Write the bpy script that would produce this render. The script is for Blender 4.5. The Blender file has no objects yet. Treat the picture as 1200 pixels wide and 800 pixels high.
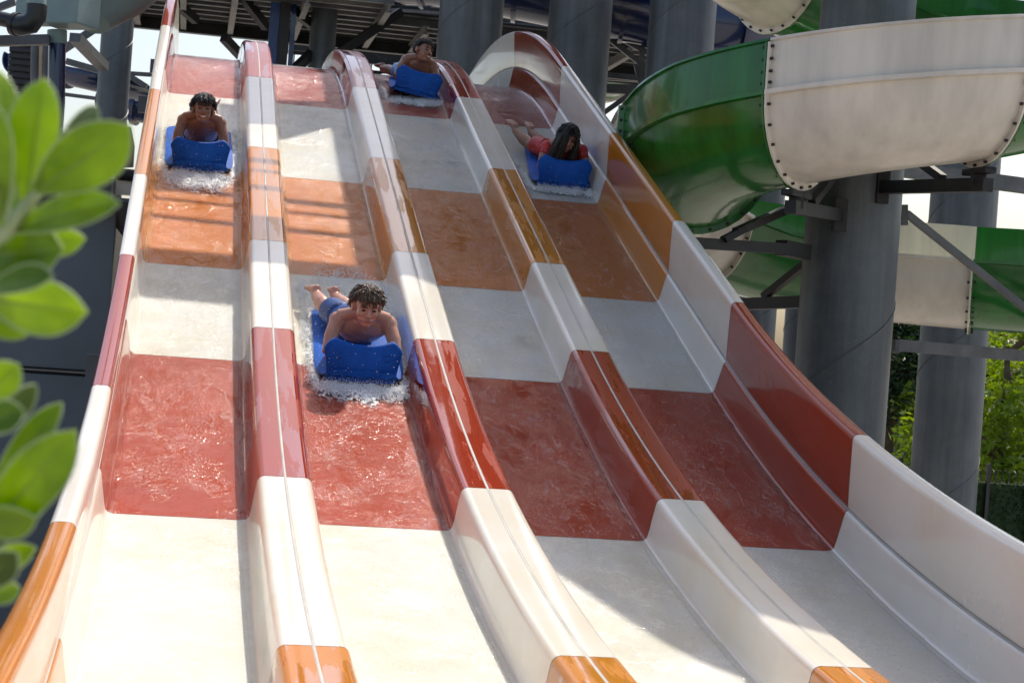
import bpy, bmesh, math, random
from mathutils import Vector, Matrix, noise

rnd = random.Random(7)
R_ = math.radians
scene = bpy.context.scene
COL = scene.collection

# ------------------------------------------------------------------ camera, sky, sun, exposure
F_PX, ROLL, YAW = 2088.8, 0.0725, 0.1822
cy_, sy_, cr_, sr_ = math.cos(YAW), math.sin(YAW), math.cos(ROLL), math.sin(ROLL)
cam = bpy.data.cameras.new('camera')
cam.sensor_width = 36.0
cam.lens = 36.0 * F_PX / 1200.0
cam.clip_start, cam.clip_end = 0.05, 2000
cam.dof.use_dof = True
cam.dof.focus_distance = 10.6
cam.dof.aperture_fstop = 8.0
camo = bpy.data.objects.new('camera', cam); COL.objects.link(camo)
fw_ = Vector((sy_, cy_, 0)); hx = Vector((cy_, -sy_, 0)); up = Vector((0, 0, 1))
rx_ = hx * cr_ + up * sr_; ux_ = up * cr_ - hx * sr_
camo.matrix_world = Matrix(((rx_.x, ux_.x, -fw_.x, 0), (rx_.y, ux_.y, -fw_.y, 0), (rx_.z, ux_.z, -fw_.z, 0), (0, 0, 0, 1)))
scene.camera = camo

SUN_EL, SUN_AZ = R_(60), R_(38)          # azimuth from +Y (behind the slide) towards +X
SDIR = Vector((math.cos(SUN_EL) * math.sin(SUN_AZ), math.cos(SUN_EL) * math.cos(SUN_AZ), math.sin(SUN_EL)))
world = bpy.data.worlds.new('World'); scene.world = world; world.use_nodes = True
nt = world.node_tree
bg = nt.nodes['Background']
sky = nt.nodes.new('ShaderNodeTexSky'); sky.sky_type = 'NISHITA'; sky.sun_disc = False
sky.sun_elevation = SUN_EL; sky.sun_rotation = SUN_AZ
sky.air_density, sky.dust_density, sky.ozone_density = 1.0, 3.4, 1.0
nt.links.new(sky.outputs[0], bg.inputs[0]); bg.inputs[1].default_value = 0.135
sun = bpy.data.lights.new('sun', 'SUN'); sun.energy = 2.75; sun.angle = R_(0.55); sun.color = (1.0, 0.965, 0.90)
suno = bpy.data.objects.new('sun', sun); COL.objects.link(suno)
suno.rotation_euler = (-SDIR).to_track_quat('-Z', 'Y').to_euler()
vs = scene.view_settings
vs.view_transform = 'Standard'; vs.look = 'None'; vs.exposure = 0.62; vs.gamma = 1.0; vs.use_curve_mapping = False
vs.use_white_balance = True; vs.white_balance_temperature = 6850; vs.white_balance_tint = 10
scene.render.engine = 'CYCLES'
scene.cycles.use_denoising = True
scene.cycles.max_bounces = 8
scene.cycles.transparent_max_bounces = 12
scene.cycles.sample_clamp_indirect = 6.0

# ------------------------------------------------------------------ helpers
def pt(px, py, d):
    """survey helper: the place seen at (px, py) of the photo, d metres deep."""
    a, b = px - 600, py - 400
    u = (a * cr_ + b * sr_) / F_PX * d; w = (-a * sr_ + b * cr_) / F_PX * d
    return Vector((u * cy_ + d * sy_, -u * sy_ + d * cy_, -w))

class MB:
    def __init__(s): s.v = []; s.f = []
    def add(s, v, f):
        o = len(s.v); s.v += [tuple(p) for p in v]; s.f += [tuple(i + o for i in q) for q in f]; return s
    def box(s, c, sz, rot=None):
        c = Vector(c); h = [x / 2 for x in sz]
        pts = [Vector((x * h[0], y * h[1], z * h[2])) for x in (-1, 1) for y in (-1, 1) for z in (-1, 1)]
        if rot is not None: pts = [rot @ p for p in pts]
        return s.add([p + c for p in pts], [(0, 1, 3, 2), (4, 6, 7, 5), (0, 4, 5, 1), (2, 3, 7, 6), (0, 2, 6, 4), (1, 5, 7, 3)])
    def bevbox(s, c, sz, b, rot=None):
        bm = bmesh.new(); bmesh.ops.create_cube(bm, size=1)
        for v in bm.verts: v.co = Vector((v.co.x * sz[0], v.co.y * sz[1], v.co.z * sz[2]))
        bmesh.ops.bevel(bm, geom=bm.edges[:], offset=b, segments=2, affect='EDGES', profile=0.6)
        vs_ = [(rot @ v.co if rot is not None else v.co.copy()) + Vector(c) for v in bm.verts]
        bm.verts.index_update()
        fs = [[v.index for v in f.verts] for f in bm.faces]; bm.free()
        return s.add(vs_, fs)
    def beam(s, a, b, w, h=None, upv=(0, 0, 1)):
        a, b = Vector(a), Vector(b); h = h or w
        d = (b - a); L = d.length; d.normalize()
        x = d.cross(Vector(upv))
        if x.length < 1e-4: x = Vector((1, 0, 0))
        x.normalize(); z = x.cross(d)
        m = Matrix((x, d, z)).transposed()
        return s.box((a + b) / 2, (w, L, h), m)
    def ibeam(s, a, b, w, h, t=0.02):
        a, b = Vector(a), Vector(b); d = (b - a).normalized()
        x = d.cross(Vector((0, 0, 1))).normalized(); z = x.cross(d)
        for o, ww, hh in ((0, t, h - 2 * t), (h / 2 - t / 2, w, t), (-h / 2 + t / 2, w, t)):
            s.beam(a + z * o, b + z * o, ww, hh)
        return s
    def tube(s, pts, rad, n=12, caps=True, side=None, ell=None):
        pts = [Vector(p) for p in pts]
        if not hasattr(rad, '__len__'): rad = [rad] * len(pts)
        rings = []; px = None
        for i, p in enumerate(pts):
            d = (pts[min(i + 1, len(pts) - 1)] - pts[max(i - 1, 0)]).normalized()
            if side is not None: x = Vector(side)
            elif px is None: x = d.orthogonal()
            else: x = px
            x = (x - d * x.dot(d))
            if x.length < 1e-5: x = d.orthogonal()
            x.normalize(); px = x; y = d.cross(x)
            r = rad[i]; ra, rb = r if hasattr(r, '__len__') else (r, r)
            rings.append([p + x * (ra * math.cos(2 * math.pi * k / n)) + y * (rb * math.sin(2 * math.pi * k / n)) for k in range(n)])
        v = [q for r in rings for q in r]; f = []
        for i in range(len(rings) - 1):
            for k in range(n):
                f.append((i * n + k, i * n + (k + 1) % n, (i + 1) * n + (k + 1) % n, (i + 1) * n + k))
        if caps:
            f.append(tuple(range(n - 1, -1, -1))); f.append(tuple((len(rings) - 1) * n + k for k in range(n)))
        return s.add(v, f)
    def grid(s, rows, flip=False, closed=False):
        n = len(rows[0]); v = [q for r in rows for q in r]; f = []
        for i in range(len(rows) - 1):
            for k in range(n if closed else n - 1):
                q = (i * n + k, i * n + (k + 1) % n, (i + 1) * n + (k + 1) % n, (i + 1) * n + k)
                f.append(q[::-1] if flip else q)
        return s.add(v, f)
    def ell(s, c, r, mat=None, seg=14, ring=9):
        c = Vector(c); r = r if hasattr(r, '__len__') else (r, r, r)
        rows = []
        for i in range(ring + 1):
            th = math.pi * i / ring
            th = min(max(th, 0.02), math.pi - 0.02)
            row = []
            for k in range(seg):
                ph = 2 * math.pi * k / seg
                p = Vector((r[0] * math.sin(th) * math.cos(ph), r[1] * math.sin(th) * math.sin(ph), r[2] * math.cos(th)))
                row.append((mat @ p if mat is not None else p) + c)
            rows.append(row)
        s.grid(rows, closed=True, flip=False)
        n = len(s.v)
        s.f.append(tuple(range(n - (ring + 1) * seg, n - ring * seg))); s.f.append(tuple(range(n - 1, n - seg - 1, -1)))
        return s
    def blob(s, c, r):                                   # a cheap droplet: octahedron
        c = Vector(c); d = [Vector(q) * r for q in ((1, 0, 0), (-1, 0, 0), (0, 1, 0), (0, -1, 0), (0, 0, 1), (0, 0, -1))]
        return s.add([c + q * rnd.uniform(.7, 1.3) for q in d], [(0, 2, 4), (2, 1, 4), (1, 3, 4), (3, 0, 4), (2, 0, 5), (1, 2, 5), (3, 1, 5), (0, 3, 5)])
    def mesh(s, name, mat, smooth=True, angle=40):
        me = bpy.data.meshes.new(name); me.from_pydata(s.v, [], s.f); me.update()
        if mat is not None: me.materials.append(mat)
        if smooth:
            me.shade_smooth()
            if angle: me.set_sharp_from_angle(angle=R_(angle))
        return me
    def build(s, name, mat, parent=None, smooth=True, angle=40, **kw):
        return link(name, s.mesh(name, mat, smooth, angle), parent, **kw)

def link(name, me, parent=None, label=None, cat=None, group=None, kind=None):
    o = bpy.data.objects.new(name, me); COL.objects.link(o)
    if parent is not None:
        o.parent = parent
        top = parent
        inv = Matrix.Identity(4)
        if not parent.get('local'): inv = base_of(parent).inverted()
        o.matrix_parent_inverse = inv
    tag(o, label, cat, group, kind)
    return o
BASE = {}
def base_of(o):
    return BASE.get(o.name, Matrix.Identity(4))
def tag(o, label=None, cat=None, group=None, kind=None):
    if label: o['label'] = label
    if cat: o['category'] = cat
    if group: o['group'] = group
    if kind: o['kind'] = kind
    return o
def empty(name, loc, label, cat, group=None):
    """an Empty at a thing's base; its parts are meshed in world coordinates."""
    o = bpy.data.objects.new(name, None); COL.objects.link(o); o.location = loc; o.empty_display_size = .2
    BASE[o.name] = Matrix.Translation(Vector(loc))
    return tag(o, label, cat, group)
def empty_local(name, M, label, cat, group=None):
    """an Empty whose parts are meshed in its own coordinates."""
    o = bpy.data.objects.new(name, None); COL.objects.link(o); o.matrix_world = M; o.empty_display_size = .2
    LOCAL.add(o.name)
    return tag(o, label, cat, group)
LOCAL = set()

# ------------------------------------------------------------------ materials
def new_mat(name):
    m = bpy.data.materials.new(name); m.use_nodes = True
    n = m.node_tree.nodes; l = m.node_tree.links
    return m, n, l, n['Principled BSDF']
def nnode(n, t, **kw):
    x = n.new(t)
    for k, v in kw.items(): setattr(x, k, v)
    return x
def noise_tex(n, l, scale, detail=4, rough=.55, vec=None, stretch=None, coord='Object'):
    tc = n.new('ShaderNodeTexCoord'); src = tc.outputs[coord]
    if stretch:
        mp = n.new('ShaderNodeMapping'); mp.inputs['Scale'].default_value = stretch
        l.new(src, mp.inputs[0]); src = mp.outputs[0]
    t = n.new('ShaderNodeTexNoise'); t.inputs['Scale'].default_value = scale
    t.inputs['Detail'].default_value = detail; t.inputs['Roughness'].default_value = rough
    l.new(src, t.inputs['Vector']); return t
def ramp(n, l, fac, stops):
    r = n.new('ShaderNodeValToRGB'); e = r.color_ramp.elements
    while len(e) < len(stops): e.new(.5)
    for k, (p, c) in enumerate(stops): e[k].position = p; e[k].color = (*c, 1) if len(c) == 3 else c
    l.new(fac, r.inputs[0]); return r
def mixc(n, l, fac, a, b):
    m = n.new('ShaderNodeMix'); m.data_type = 'RGBA'
    if isinstance(fac, (int, float)): m.inputs[0].default_value = fac
    else: l.new(fac, m.inputs[0])
    for i, x in ((6, a), (7, b)):
        if isinstance(x, tuple): m.inputs[i].default_value = (*x, 1)
        else: l.new(x, m.inputs[i])
    return m.outputs[2]
def bump(n, l, h, strength, dist, bsdf=None, prev=None):
    b = n.new('ShaderNodeBump'); b.inputs['Strength'].default_value = strength; b.inputs['Distance'].default_value = dist
    l.new(h, b.inputs['Height'])
    if prev is not None: l.new(prev, b.inputs['Normal'])
    if bsdf is not None: l.new(b.outputs[0], bsdf.inputs['Normal'])
    return b.outputs[0]

def gelcoat(name, col, stain, rough=.2, wet=True):
    """glossy fibreglass: colour drifts, stains, a wet film that beads and runs in patches."""
    m, n, l, b = new_mat(name)
    t1 = noise_tex(n, l, 1.7, 5)
    t2 = noise_tex(n, l, 9, 6, .65, stretch=(1, .18, .18))
    f = ramp(n, l, t1.outputs[0], [(.38, (0, 0, 0)), (.68, (1, 1, 1))])
    f2 = ramp(n, l, t2.outputs[0], [(.45, (0, 0, 0)), (.75, (.5, .5, .5))])
    c1 = mixc(n, l, f.outputs[0], col, stain)
    c2 = mixc(n, l, f2.outputs[0], c1, stain)
    l.new(c2, b.inputs['Base Color'])
    t3 = noise_tex(n, l, 3.4, 7, .58, stretch=(2.6, .28, .28))
    rr = ramp(n, l, t3.outputs[0], [(.49, (rough * .35,) * 3), (.51, (rough * 1.4,) * 3)]) if wet else ramp(n, l, t3.outputs[0], [(.3, (rough * .7,) * 3), (.7, (rough * 1.3,) * 3)])
    l.new(rr.outputs[0], b.inputs['Roughness'])
    t4 = noise_tex(n, l, 60, 2)
    t5 = noise_tex(n, l, 3, 2)
    nb = bump(n, l, t5.outputs[0], .12, .02)
    bump(n, l, t4.outputs[0], .05, .002, b, nb)
    if wet:
        cw = ramp(n, l, t3.outputs[0], [(.49, (.7,) * 3), (.51, (.2,) * 3)]); l.new(cw.outputs[0], b.inputs['Coat Weight'])
    else: b.inputs['Coat Weight'].default_value = .35
    b.inputs['Coat Roughness'].default_value = .04
    b.inputs['IOR'].default_value = 1.5
    return m
def floor_mat(name, col, stain):
    """anti-slip textured lane floor under running water."""
    m, n, l, b = new_mat(name)
    t1 = noise_tex(n, l, 2.1, 5, .6); t2 = noise_tex(n, l, 170, 3, .7)
    f = ramp(n, l, t1.outputs[0], [(.4, (0, 0, 0)), (.72, (1, 1, 1))])
    c = mixc(n, l, f.outputs[0], col, stain)
    g = ramp(n, l, t2.outputs[0], [(.35, (.86, .86, .86)), (.65, (1.08, 1.08, 1.08))])
    mm = n.new('ShaderNodeMix'); mm.data_type = 'RGBA'; mm.blend_type = 'MULTIPLY'; mm.inputs[0].default_value = 1
    l.new(c, mm.inputs[6]); l.new(g.outputs[0], mm.inputs[7])
    l.new(mm.outputs[2], b.inputs['Base Color'])
    b.inputs['Roughness'].default_value = .6; b.inputs['Specular IOR Level'].default_value = .12
    bump(n, l, t2.outputs[0], .5, .004, b)
    return m
def plain(name, col, rough=.5, metal=0, var=.25, scale=6, bmp=.15, coat=0, stretch=None, bscale=40):
    m, n, l, b = new_mat(name)
    t = noise_tex(n, l, scale, 5, .6, stretch=stretch)
    d = tuple(x * (1 - var) for x in col); u = tuple(min(1, x * (1 + var)) for x in col)
    r = ramp(n, l, t.outputs[0], [(.3, d), (.7, u)])
    l.new(r.outputs[0], b.inputs['Base Color'])
    b.inputs['Roughness'].default_value = rough; b.inputs['Metallic'].default_value = metal
    if coat: b.inputs['Coat Weight'].default_value = coat; b.inputs['Coat Roughness'].default_value = .05
    if bmp:
        t2 = noise_tex(n, l, bscale, 3); bump(n, l, t2.outputs[0], bmp, .01, b)
    return m

RED = ((.33, .036, .010), (.30, .040, .014)); ORANGE = ((.55, .190, .012), (.52, .205, .028)); WHITE = ((.76, .72, .64), (.70, .63, .50))
W = {'r': gelcoat('red_wall_gelcoat', *RED, .16, False), 'o': gelcoat('orange_wall_gelcoat', *ORANGE, .16, False), 'w': gelcoat('white_wall_gelcoat', (.74, .70, .63), (.70, .64, .54), .22, False)}
G = {'r': gelcoat('red_gelcoat', *RED), 'o': gelcoat('orange_gelcoat', *ORANGE), 'w': gelcoat('white_gelcoat', *WHITE, .18, False)}
FL = {'r': floor_mat('red_lane', (.40, .046, .010), (.35, .046, .013)), 'o': floor_mat('orange_lane', (.58, .168, .012), (.54, .18, .022)),
      'w': floor_mat('white_lane', (.685, .67, .625), (.64, .595, .48))}
M_seam = plain('seam_sealant', (.46, .44, .40), .45, var=.15, scale=5)
M_hull = plain('bare_fibreglass', (.30, .29, .28), .5, var=.2)
M_steel = None
def galv():
    m, n, l, b = new_mat('galvanised_steel')
    tc = n.new('ShaderNodeTexCoord')
    v = n.new('ShaderNodeTexVoronoi'); v.inputs['Scale'].default_value = 26; v.feature = 'F1'
    l.new(tc.outputs['Object'], v.inputs['Vector'])
    t = noise_tex(n, l, 2.2, 6, .65); t2 = noise_tex(n, l, 46, 4, .75)
    c1 = ramp(n, l, t.outputs[0], [(.3, (.080, .094, .105)), (.72, (.125, .141, .152))])
    c2 = ramp(n, l, t2.outputs[0], [(.60, (0, 0, 0)), (.74, (.55, .55, .55))])
    t6 = noise_tex(n, l, 7, 5, .6, stretch=(1, 1, .06)); c6 = ramp(n, l, t6.outputs[0], [(.35, (.72,) * 3), (.65, (1.12,) * 3)])
    cm = n.new('ShaderNodeMix'); cm.data_type = 'RGBA'; cm.blend_type = 'MULTIPLY'; cm.inputs[0].default_value = 1; l.new(c1.outputs[0], cm.inputs[6]); l.new(c6.outputs[0], cm.inputs[7])
    c = mixc(n, l, c2.outputs[0], cm.outputs[2], (.24, .25, .26))
    l.new(c, b.inputs['Base Color'])
    b.inputs['Roughness'].default_value = .5; b.inputs['Metallic'].default_value = .35
    bump(n, l, t2.outputs[0], .12, .004, b)
    return m
M_galv = galv()
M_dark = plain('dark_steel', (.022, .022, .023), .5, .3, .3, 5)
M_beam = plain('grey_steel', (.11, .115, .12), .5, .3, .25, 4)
M_pale = plain('pale_steel', (.16, .155, .145), .6, .1, .2, 4)
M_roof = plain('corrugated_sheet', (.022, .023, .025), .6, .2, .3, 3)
M_navy = plain('navy_gelcoat', (.006, .018, .075), .16, 0, .35, 2, .05, .6)
M_navyin = plain('navy_inner', (.02, .05, .16), .3, 0, .3, 2, .05)
M_green = plain('green_gelcoat', (.010, .140, .018), .24, 0, .28, 2.2, .04, .35, stretch=(2.5, 2.5, .35))
M_cream = plain('cream_gelcoat', (.69, .64, .56), .30, 0, .13, 2.2, .04, .25, stretch=(2.5, 2.5, .35))
M_teal = plain('teal_paint', (.22, .30, .29), .45, 0, .15, 3)
M_black = plain('black_pipe', (.016, .018, .02), .35, 0, .3, 5)
M_slate = plain('slate_cladding', (.10, .128, .155), .42, 0, .14, .9, .06)
M_soil = plain('soil', (.055, .038, .026), .9, 0, .5, 7, .8)
M_conc = plain('paving', (.30, .28, .25), .8, 0, .2, 2, .3)

# ------------------------------------------------------------------ the racing slide
PITCH, FLOOR_W, X0 = .95, .6418, .3534
S_TOP, S_END = -6.0, 13.8
def slope(s):
    if s < -.4: a = max(-8., 21.3 - math.degrees((-.4 - s) / 9.4))
    elif s > 6.08: a = max(0., 21.3 - 3.414 * (s - 6.08))
    else: a = 21.3
    return R_(a)
DS = .02
_tab = {}
y, z = 16.16, 1.98
_tab[0] = (y, z)
for i in range(1, int(S_END / DS) + 20):
    t = slope((i - .5) * DS); y -= DS * math.cos(t); z -= DS * math.sin(t); _tab[i] = (y, z)
y, z = 16.16, 1.98
for i in range(1, int(-S_TOP / DS) + 20):
    t = slope(-(i - .5) * DS); y += DS * math.cos(t); z += DS * math.sin(t); _tab[-i] = (y, z)
def sl(s, x, h=0.0):
    k = math.floor(s / DS); u = s / DS - k
    a, b = _tab[k], _tab[k + 1]; t = slope(s)
    return Vector((x, a[0] + (b[0] - a[0]) * u - math.sin(t) * h, a[1] + (b[1] - a[1]) * u + math.cos(t) * h))
def sframe(s, x, rot=0.0, h=0.0):
    """frame on the slide: X across, Y uphill, Z off the floor."""
    t = slope(s); p = sl(s, x, h)
    M = Matrix(((1, 0, 0, p.x), (0, math.cos(t), -math.sin(t), p.y), (0, math.sin(t), math.cos(t), p.z), (0, 0, 0, 1)))
    return M @ Matrix.Rotation(rot, 4, 'Z')

BANDS = [(S_TOP, -2.62, 'w'), (-2.62, 0, 'r'), (0, 2.277, 'w'), (2.277, 4.51, 'o'), (4.51, 6.08, 'w'), (6.08, 8.37, 'r'),
         (8.37, 10.66, 'w'), (10.66, 12.95, 'o'), (12.95, S_END, 'w')]
slide = empty('racing_slide', sl(6, 1.4, -1.6), 'four lane racing water slide in red, orange and white bands with people riding down', 'water slide')
def extrude(section, s0, s1, step=.09, gap=.0025):
    s0 += gap; s1 -= gap; n = max(2, int((s1 - s0) / step))
    return [[sl(s0 + (s1 - s0) * i / n, x, h) for x, h in section] for i in range(n + 1)]
def arc(cx, cz, r, a0, a1, n):
    return [(cx + r * math.cos(R_(a0 + (a1 - a0) * k / n)), cz + r * math.sin(R_(a0 + (a1 - a0) * k / n))) for k in range(n + 1)]
for j in range(4):
    xr = X0 + j * PITCH; xl = xr - FLOOR_W
    sec = [(xl + FLOOR_W * k / 8, 0.0) for k in range(9)]
    for s0, s1, c in BANDS:
        MB().grid(extrude(sec, s0, s1), flip=True).build('lane_panel', FL[c], slide)
for j in range(3):
    a = X0 + j * PITCH; w = PITCH - FLOOR_W; m = a + w / 2
    hf = [(a - .030, 0.0015), (a - .010, .005), (a + .004, .020), (a + .010, .05), (a + .018, .12), (a + .026, .182)]
    hf += [(a + .027 + .036 - .036 * math.cos(R_(q)), .184 + .0375 * math.sin(R_(q))) for q in (15, 30, 45, 60, 75, 90)]
    hf += [(m - .02, .2216), (m - .007, .2212), (m - .005, .214)]
    sec = hf + [(2 * m - x, h) for x, h in reversed(hf)]
    for s0, s1, c in BANDS:
        MB().grid(extrude(sec, s0, s1), flip=True).build('divider_panel', G[c], slide, angle=50)
        MB().grid(extrude([(m - .0065, .2195), (m - .004, .2215), (m + .004, .2215), (m + .0065, .2195)], s0, s1, gap=.0), flip=True).build('seam_strip', M_seam, slide)
def wall(sgn, xe):
    X = lambda q: xe + sgn * q
    low = [(X(-.03), .0015), (X(-.010), .005), (X(.004), .02), (X(.010), .05), (X(.022), .13), (X(.030), .190), (X(.036), .2075), (X(.046), .2155), (X(.058), .217)]
    upp = [(X(.050), .2235), (X(.044), .228), (X(.040), .24), (X(.028), .36), (X(.016), .50), (X(.010), .570), (X(.012), .586), (X(.020), .597), (X(.034), .6020),
           (X(.075), .6020), (X(.090), .597), (X(.098), .585), (X(.100), .565), (X(.104), .45), (X(.110), .30), (X(.112), .12)]
    fl = [(X(.112), .118), (X(.122), .118), (X(.134), .112), (X(.140), .098), (X(.142), .07), (X(.142), -.03), (X(.140), -.06)]
    for s0, s1, c in BANDS:
        MB().grid(extrude(low, s0, s1), flip=(sgn > 0)).build('lower_wall_panel', W[c], slide, angle=50)
        MB().grid(extrude(upp, s0, s1), flip=(sgn > 0)).build('upper_wall_panel', W[c], slide, angle=50)
        MB().grid(extrude(fl, s0, s1), flip=(sgn > 0)).build('outer_flange', W[c] if s1 <= 0 else M_hull, slide, angle=50)
    MB().grid(extrude([(X(.040), .219), (X(.045), .2222), (X(.052), .2222)], S_TOP, S_END), flip=(sgn > 0)).build('seam_strip', M_seam, slide)
wall(1, X0 + 3 * PITCH); wall(-1, X0 - FLOOR_W)
xl, xr = X0 - FLOOR_W, X0 + 3 * PITCH
mb = MB()
mb.grid(extrude([(xl - .138, -.055), (xr + .138, -.055)], S_TOP, S_END), flip=True)
mb.grid(extrude([(xl - .138, -.075), (xr + .138, -.075)], S_TOP, S_END))
mb.build('underside', M_hull, slide)
for s in (-5.6, -3, 0, 3, 6, 9):
    mb = MB(); p = sl(s, 0, -.13)
    mb.beam((xl - .25, p.y, p.z), (xr + .25, p.y, p.z), .12, .14)
    mb.build('cross_beam', M_beam, slide)
    for x in (xl + .1, xr - .1):
        MB().tube([(x, p.y, -3.2), (x, p.y, p.z - .07)], .07, 16).build('support_leg', M_galv, slide)

# water film running down each lane
def water_mat():
    """thin clear film: it mirrors sun and sky on ridged ripples and carries a little foam and painted crest glints."""
    m = bpy.data.materials.new('running_water'); m.use_nodes = True
    n = m.node_tree.nodes; l = m.node_tree.links; n.clear()
    out = n.new('ShaderNodeOutputMaterial')
    tr = n.new('ShaderNodeBsdfTransparent'); gl = n.new('ShaderNodeBsdfGlossy'); df = n.new('ShaderNodeBsdfDiffuse')
    tr.inputs[0].default_value = (.975, .985, .985, 1)
    gl.inputs['Roughness'].default_value = .11; gl.inputs[0].default_value = (.75, .75, .75, 1); df.inputs[0].default_value = (.86, .88, .88, 1)
    def math_(op, a, b=None, c=None):
        q = n.new('ShaderNodeMath'); q.operation = op
        for k, x in enumerate((a, b, c)):
            if x is None: continue
            if isinstance(x, (int, float)): q.inputs[k].default_value = x
            else: l.new(x, q.inputs[k])
        return q.outputs[0]
    def ridge(scale, st, w, det=3):
        t = noise_tex(n, l, scale, det, .6, stretch=st)
        a = math_('ABSOLUTE', math_('SUBTRACT', t.outputs[0], .5))
        r = n.new('ShaderNodeMapRange'); r.inputs['From Min'].default_value = 0; r.inputs['From Max'].default_value = w
        r.inputs['To Min'].default_value = 1; r.inputs['To Max'].default_value = 0; l.new(a, r.inputs['Value']); return r.outputs[0]
    wave = noise_tex(n, l, 3.0, 4, .6, stretch=(1, .8, .8))
    rd = ridge(3.6, (1.5, .8, .8), .035, 5); fine = noise_tex(n, l, 75, 3, .7, stretch=(1, .8, .8))
    gate = ramp(n, l, noise_tex(n, l, 2.3, 4, .65, stretch=(1, .6, .6)).outputs[0], [(.40, (.12,) * 3), (.62, (1, 1, 1))])
    f2 = math_('MULTIPLY', fine.outputs[0], gate.outputs[0])
    b1 = bump(n, l, wave.outputs[0], .35, .04)
    b2 = bump(n, l, math_('MULTIPLY', rd, gate.outputs[0]), .8, .014, prev=b1)
    b3 = bump(n, l, f2, .85, .010, prev=b2)
    l.new(b3, gl.inputs['Normal'])
    fr = n.new('ShaderNodeFresnel'); fr.inputs[0].default_value = 1.24; mx = n.new('ShaderNodeMixShader'); l.new(fr.outputs[0], mx.inputs[0]); l.new(tr.outputs[0], mx.inputs[1]); l.new(gl.outputs[0], mx.inputs[2])
    sp = ramp(n, l, noise_tex(n, l, 105, 2, .7, stretch=(1, .8, .8)).outputs[0], [(.60, (0, 0, 0)), (.68, (1, 1, 1))])
    band = ramp(n, l, noise_tex(n, l, 3.4, 5, .7, stretch=(1.2, .8, .8)).outputs[0], [(.46, (.01,) * 3), (.68, (.55,) * 3)])
    edge = math_('MULTIPLY', ridge(2.4, (1.9, .75, .75), .010, 6), .24)  # ripple glints put in as pale diffuse lines along the crests
    fo = math_('MAXIMUM', math_('MULTIPLY', sp.outputs[0], band.outputs[0]), math_('MULTIPLY', edge, gate.outputs[0]))
    mx2 = n.new('ShaderNodeMixShader'); l.new(fo, mx2.inputs[0]); l.new(mx.outputs[0], mx2.inputs[1]); l.new(df.outputs[0], mx2.inputs[2])
    l.new(mx2.outputs[0], out.inputs[0])
    return m
M_water = water_mat()
for j in range(4):
    xr_ = X0 + j * PITCH + .004; xl_ = xr_ - FLOOR_W - .008
    rows = []; ns = int((S_END - .1 + 5.9) / .035)
    for i in range(ns + 1):
        s = -5.9 + (S_END - .1 + 5.9) * i / ns; row = []
        for k in range(19):
            u = k / 18; x = xl_ + (xr_ - xl_) * u
            q = Vector((x * 4.2 + j * 13, s * 2.4, j * 3.1))
            a = noise.noise(q); c = abs(noise.noise(q * 1.7 + Vector((5, 2, 1))))
            h = .008 + .0018 * a + .0035 * (1 - min(1, c * 5)) ** 2 + .0008 * noise.noise(q * 5)
            row.append(sl(s, x, max(.004, h)))
        rows.append(row)
    tag(MB().grid(rows, flip=True).build('water', M_water, angle=0), kind='structure')

# ------------------------------------------------------------------ steel columns
def column(x, y, d, z0, z1, label, seams=(0,)):
    t = empty('steel_column', (x, y, z0), label, 'column', 'galvanised columns of the slide tower')
    n = 40; r = d / 2; mb = MB()
    mb.tube([(x, y, z0 + .03), (x, y, z1)], r, n); mb.build('shaft', M_galv, t)
    mb = MB()                                                     # the spiral weld bead of the pipe
    pts = [(x + (r + .001) * math.cos(a), y + (r + .001) * math.sin(a), z0 + .3 + (a / (2 * math.pi)) * d * 2.3) for a in [q * .18 for q in range(int((z1 - z0 - .6) / (d * 2.3) * 2 * math.pi / .18))]]
    mb.tube(pts, .008, 5); mb.build('weld_seam', M_galv, t)
    mb = MB(); mb.box((x, y, z0 + .02), (d * 1.5, d * 1.5, .04)); mb.build('base_plate', M_beam, t)
    return t
GZ = -3.2
def colpx(x0, x1, y, d, label, z1=9):
    c = pt((x0 + x1) / 2, y, d); return column(c.x, c.y, (x1 - x0) / F_PX * d, GZ, z1, label), c
_, CA = colpx(513, 588, 40, 24, 'thick grey steel column behind the boy at the top of the slide')
_, CB = colpx(640, 714, 60, 24, 'grey steel column rising behind the arched end of the right slide wall')
_, CC = colpx(758, 836, 60, 23.5, 'grey steel column left of the upper white flume end and behind the green bend')
_, CD = colpx(945, 1055, 250, 14.54, 'biggest grey column, standing inside the green and white spiral flume')
_, CF = colpx(1080, 1158, 380, 22.8, 'grey column behind the spiral with trees either side of its foot')
_, CG = colpx(866, 911, 350, 26, 'slim grey column seen low between the slide wall and the big column')
_, CE = colpx(925, 958, 300, 27, 'narrow grey column half hidden behind the left edge of the big column')
_, CH = colpx(116, 153, 80, 22, 'dark grey column left of the slide beside the tank')
_, CI = colpx(363, 394, 40, 25.5, 'grey column under the roof right of the first lane divider')

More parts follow.
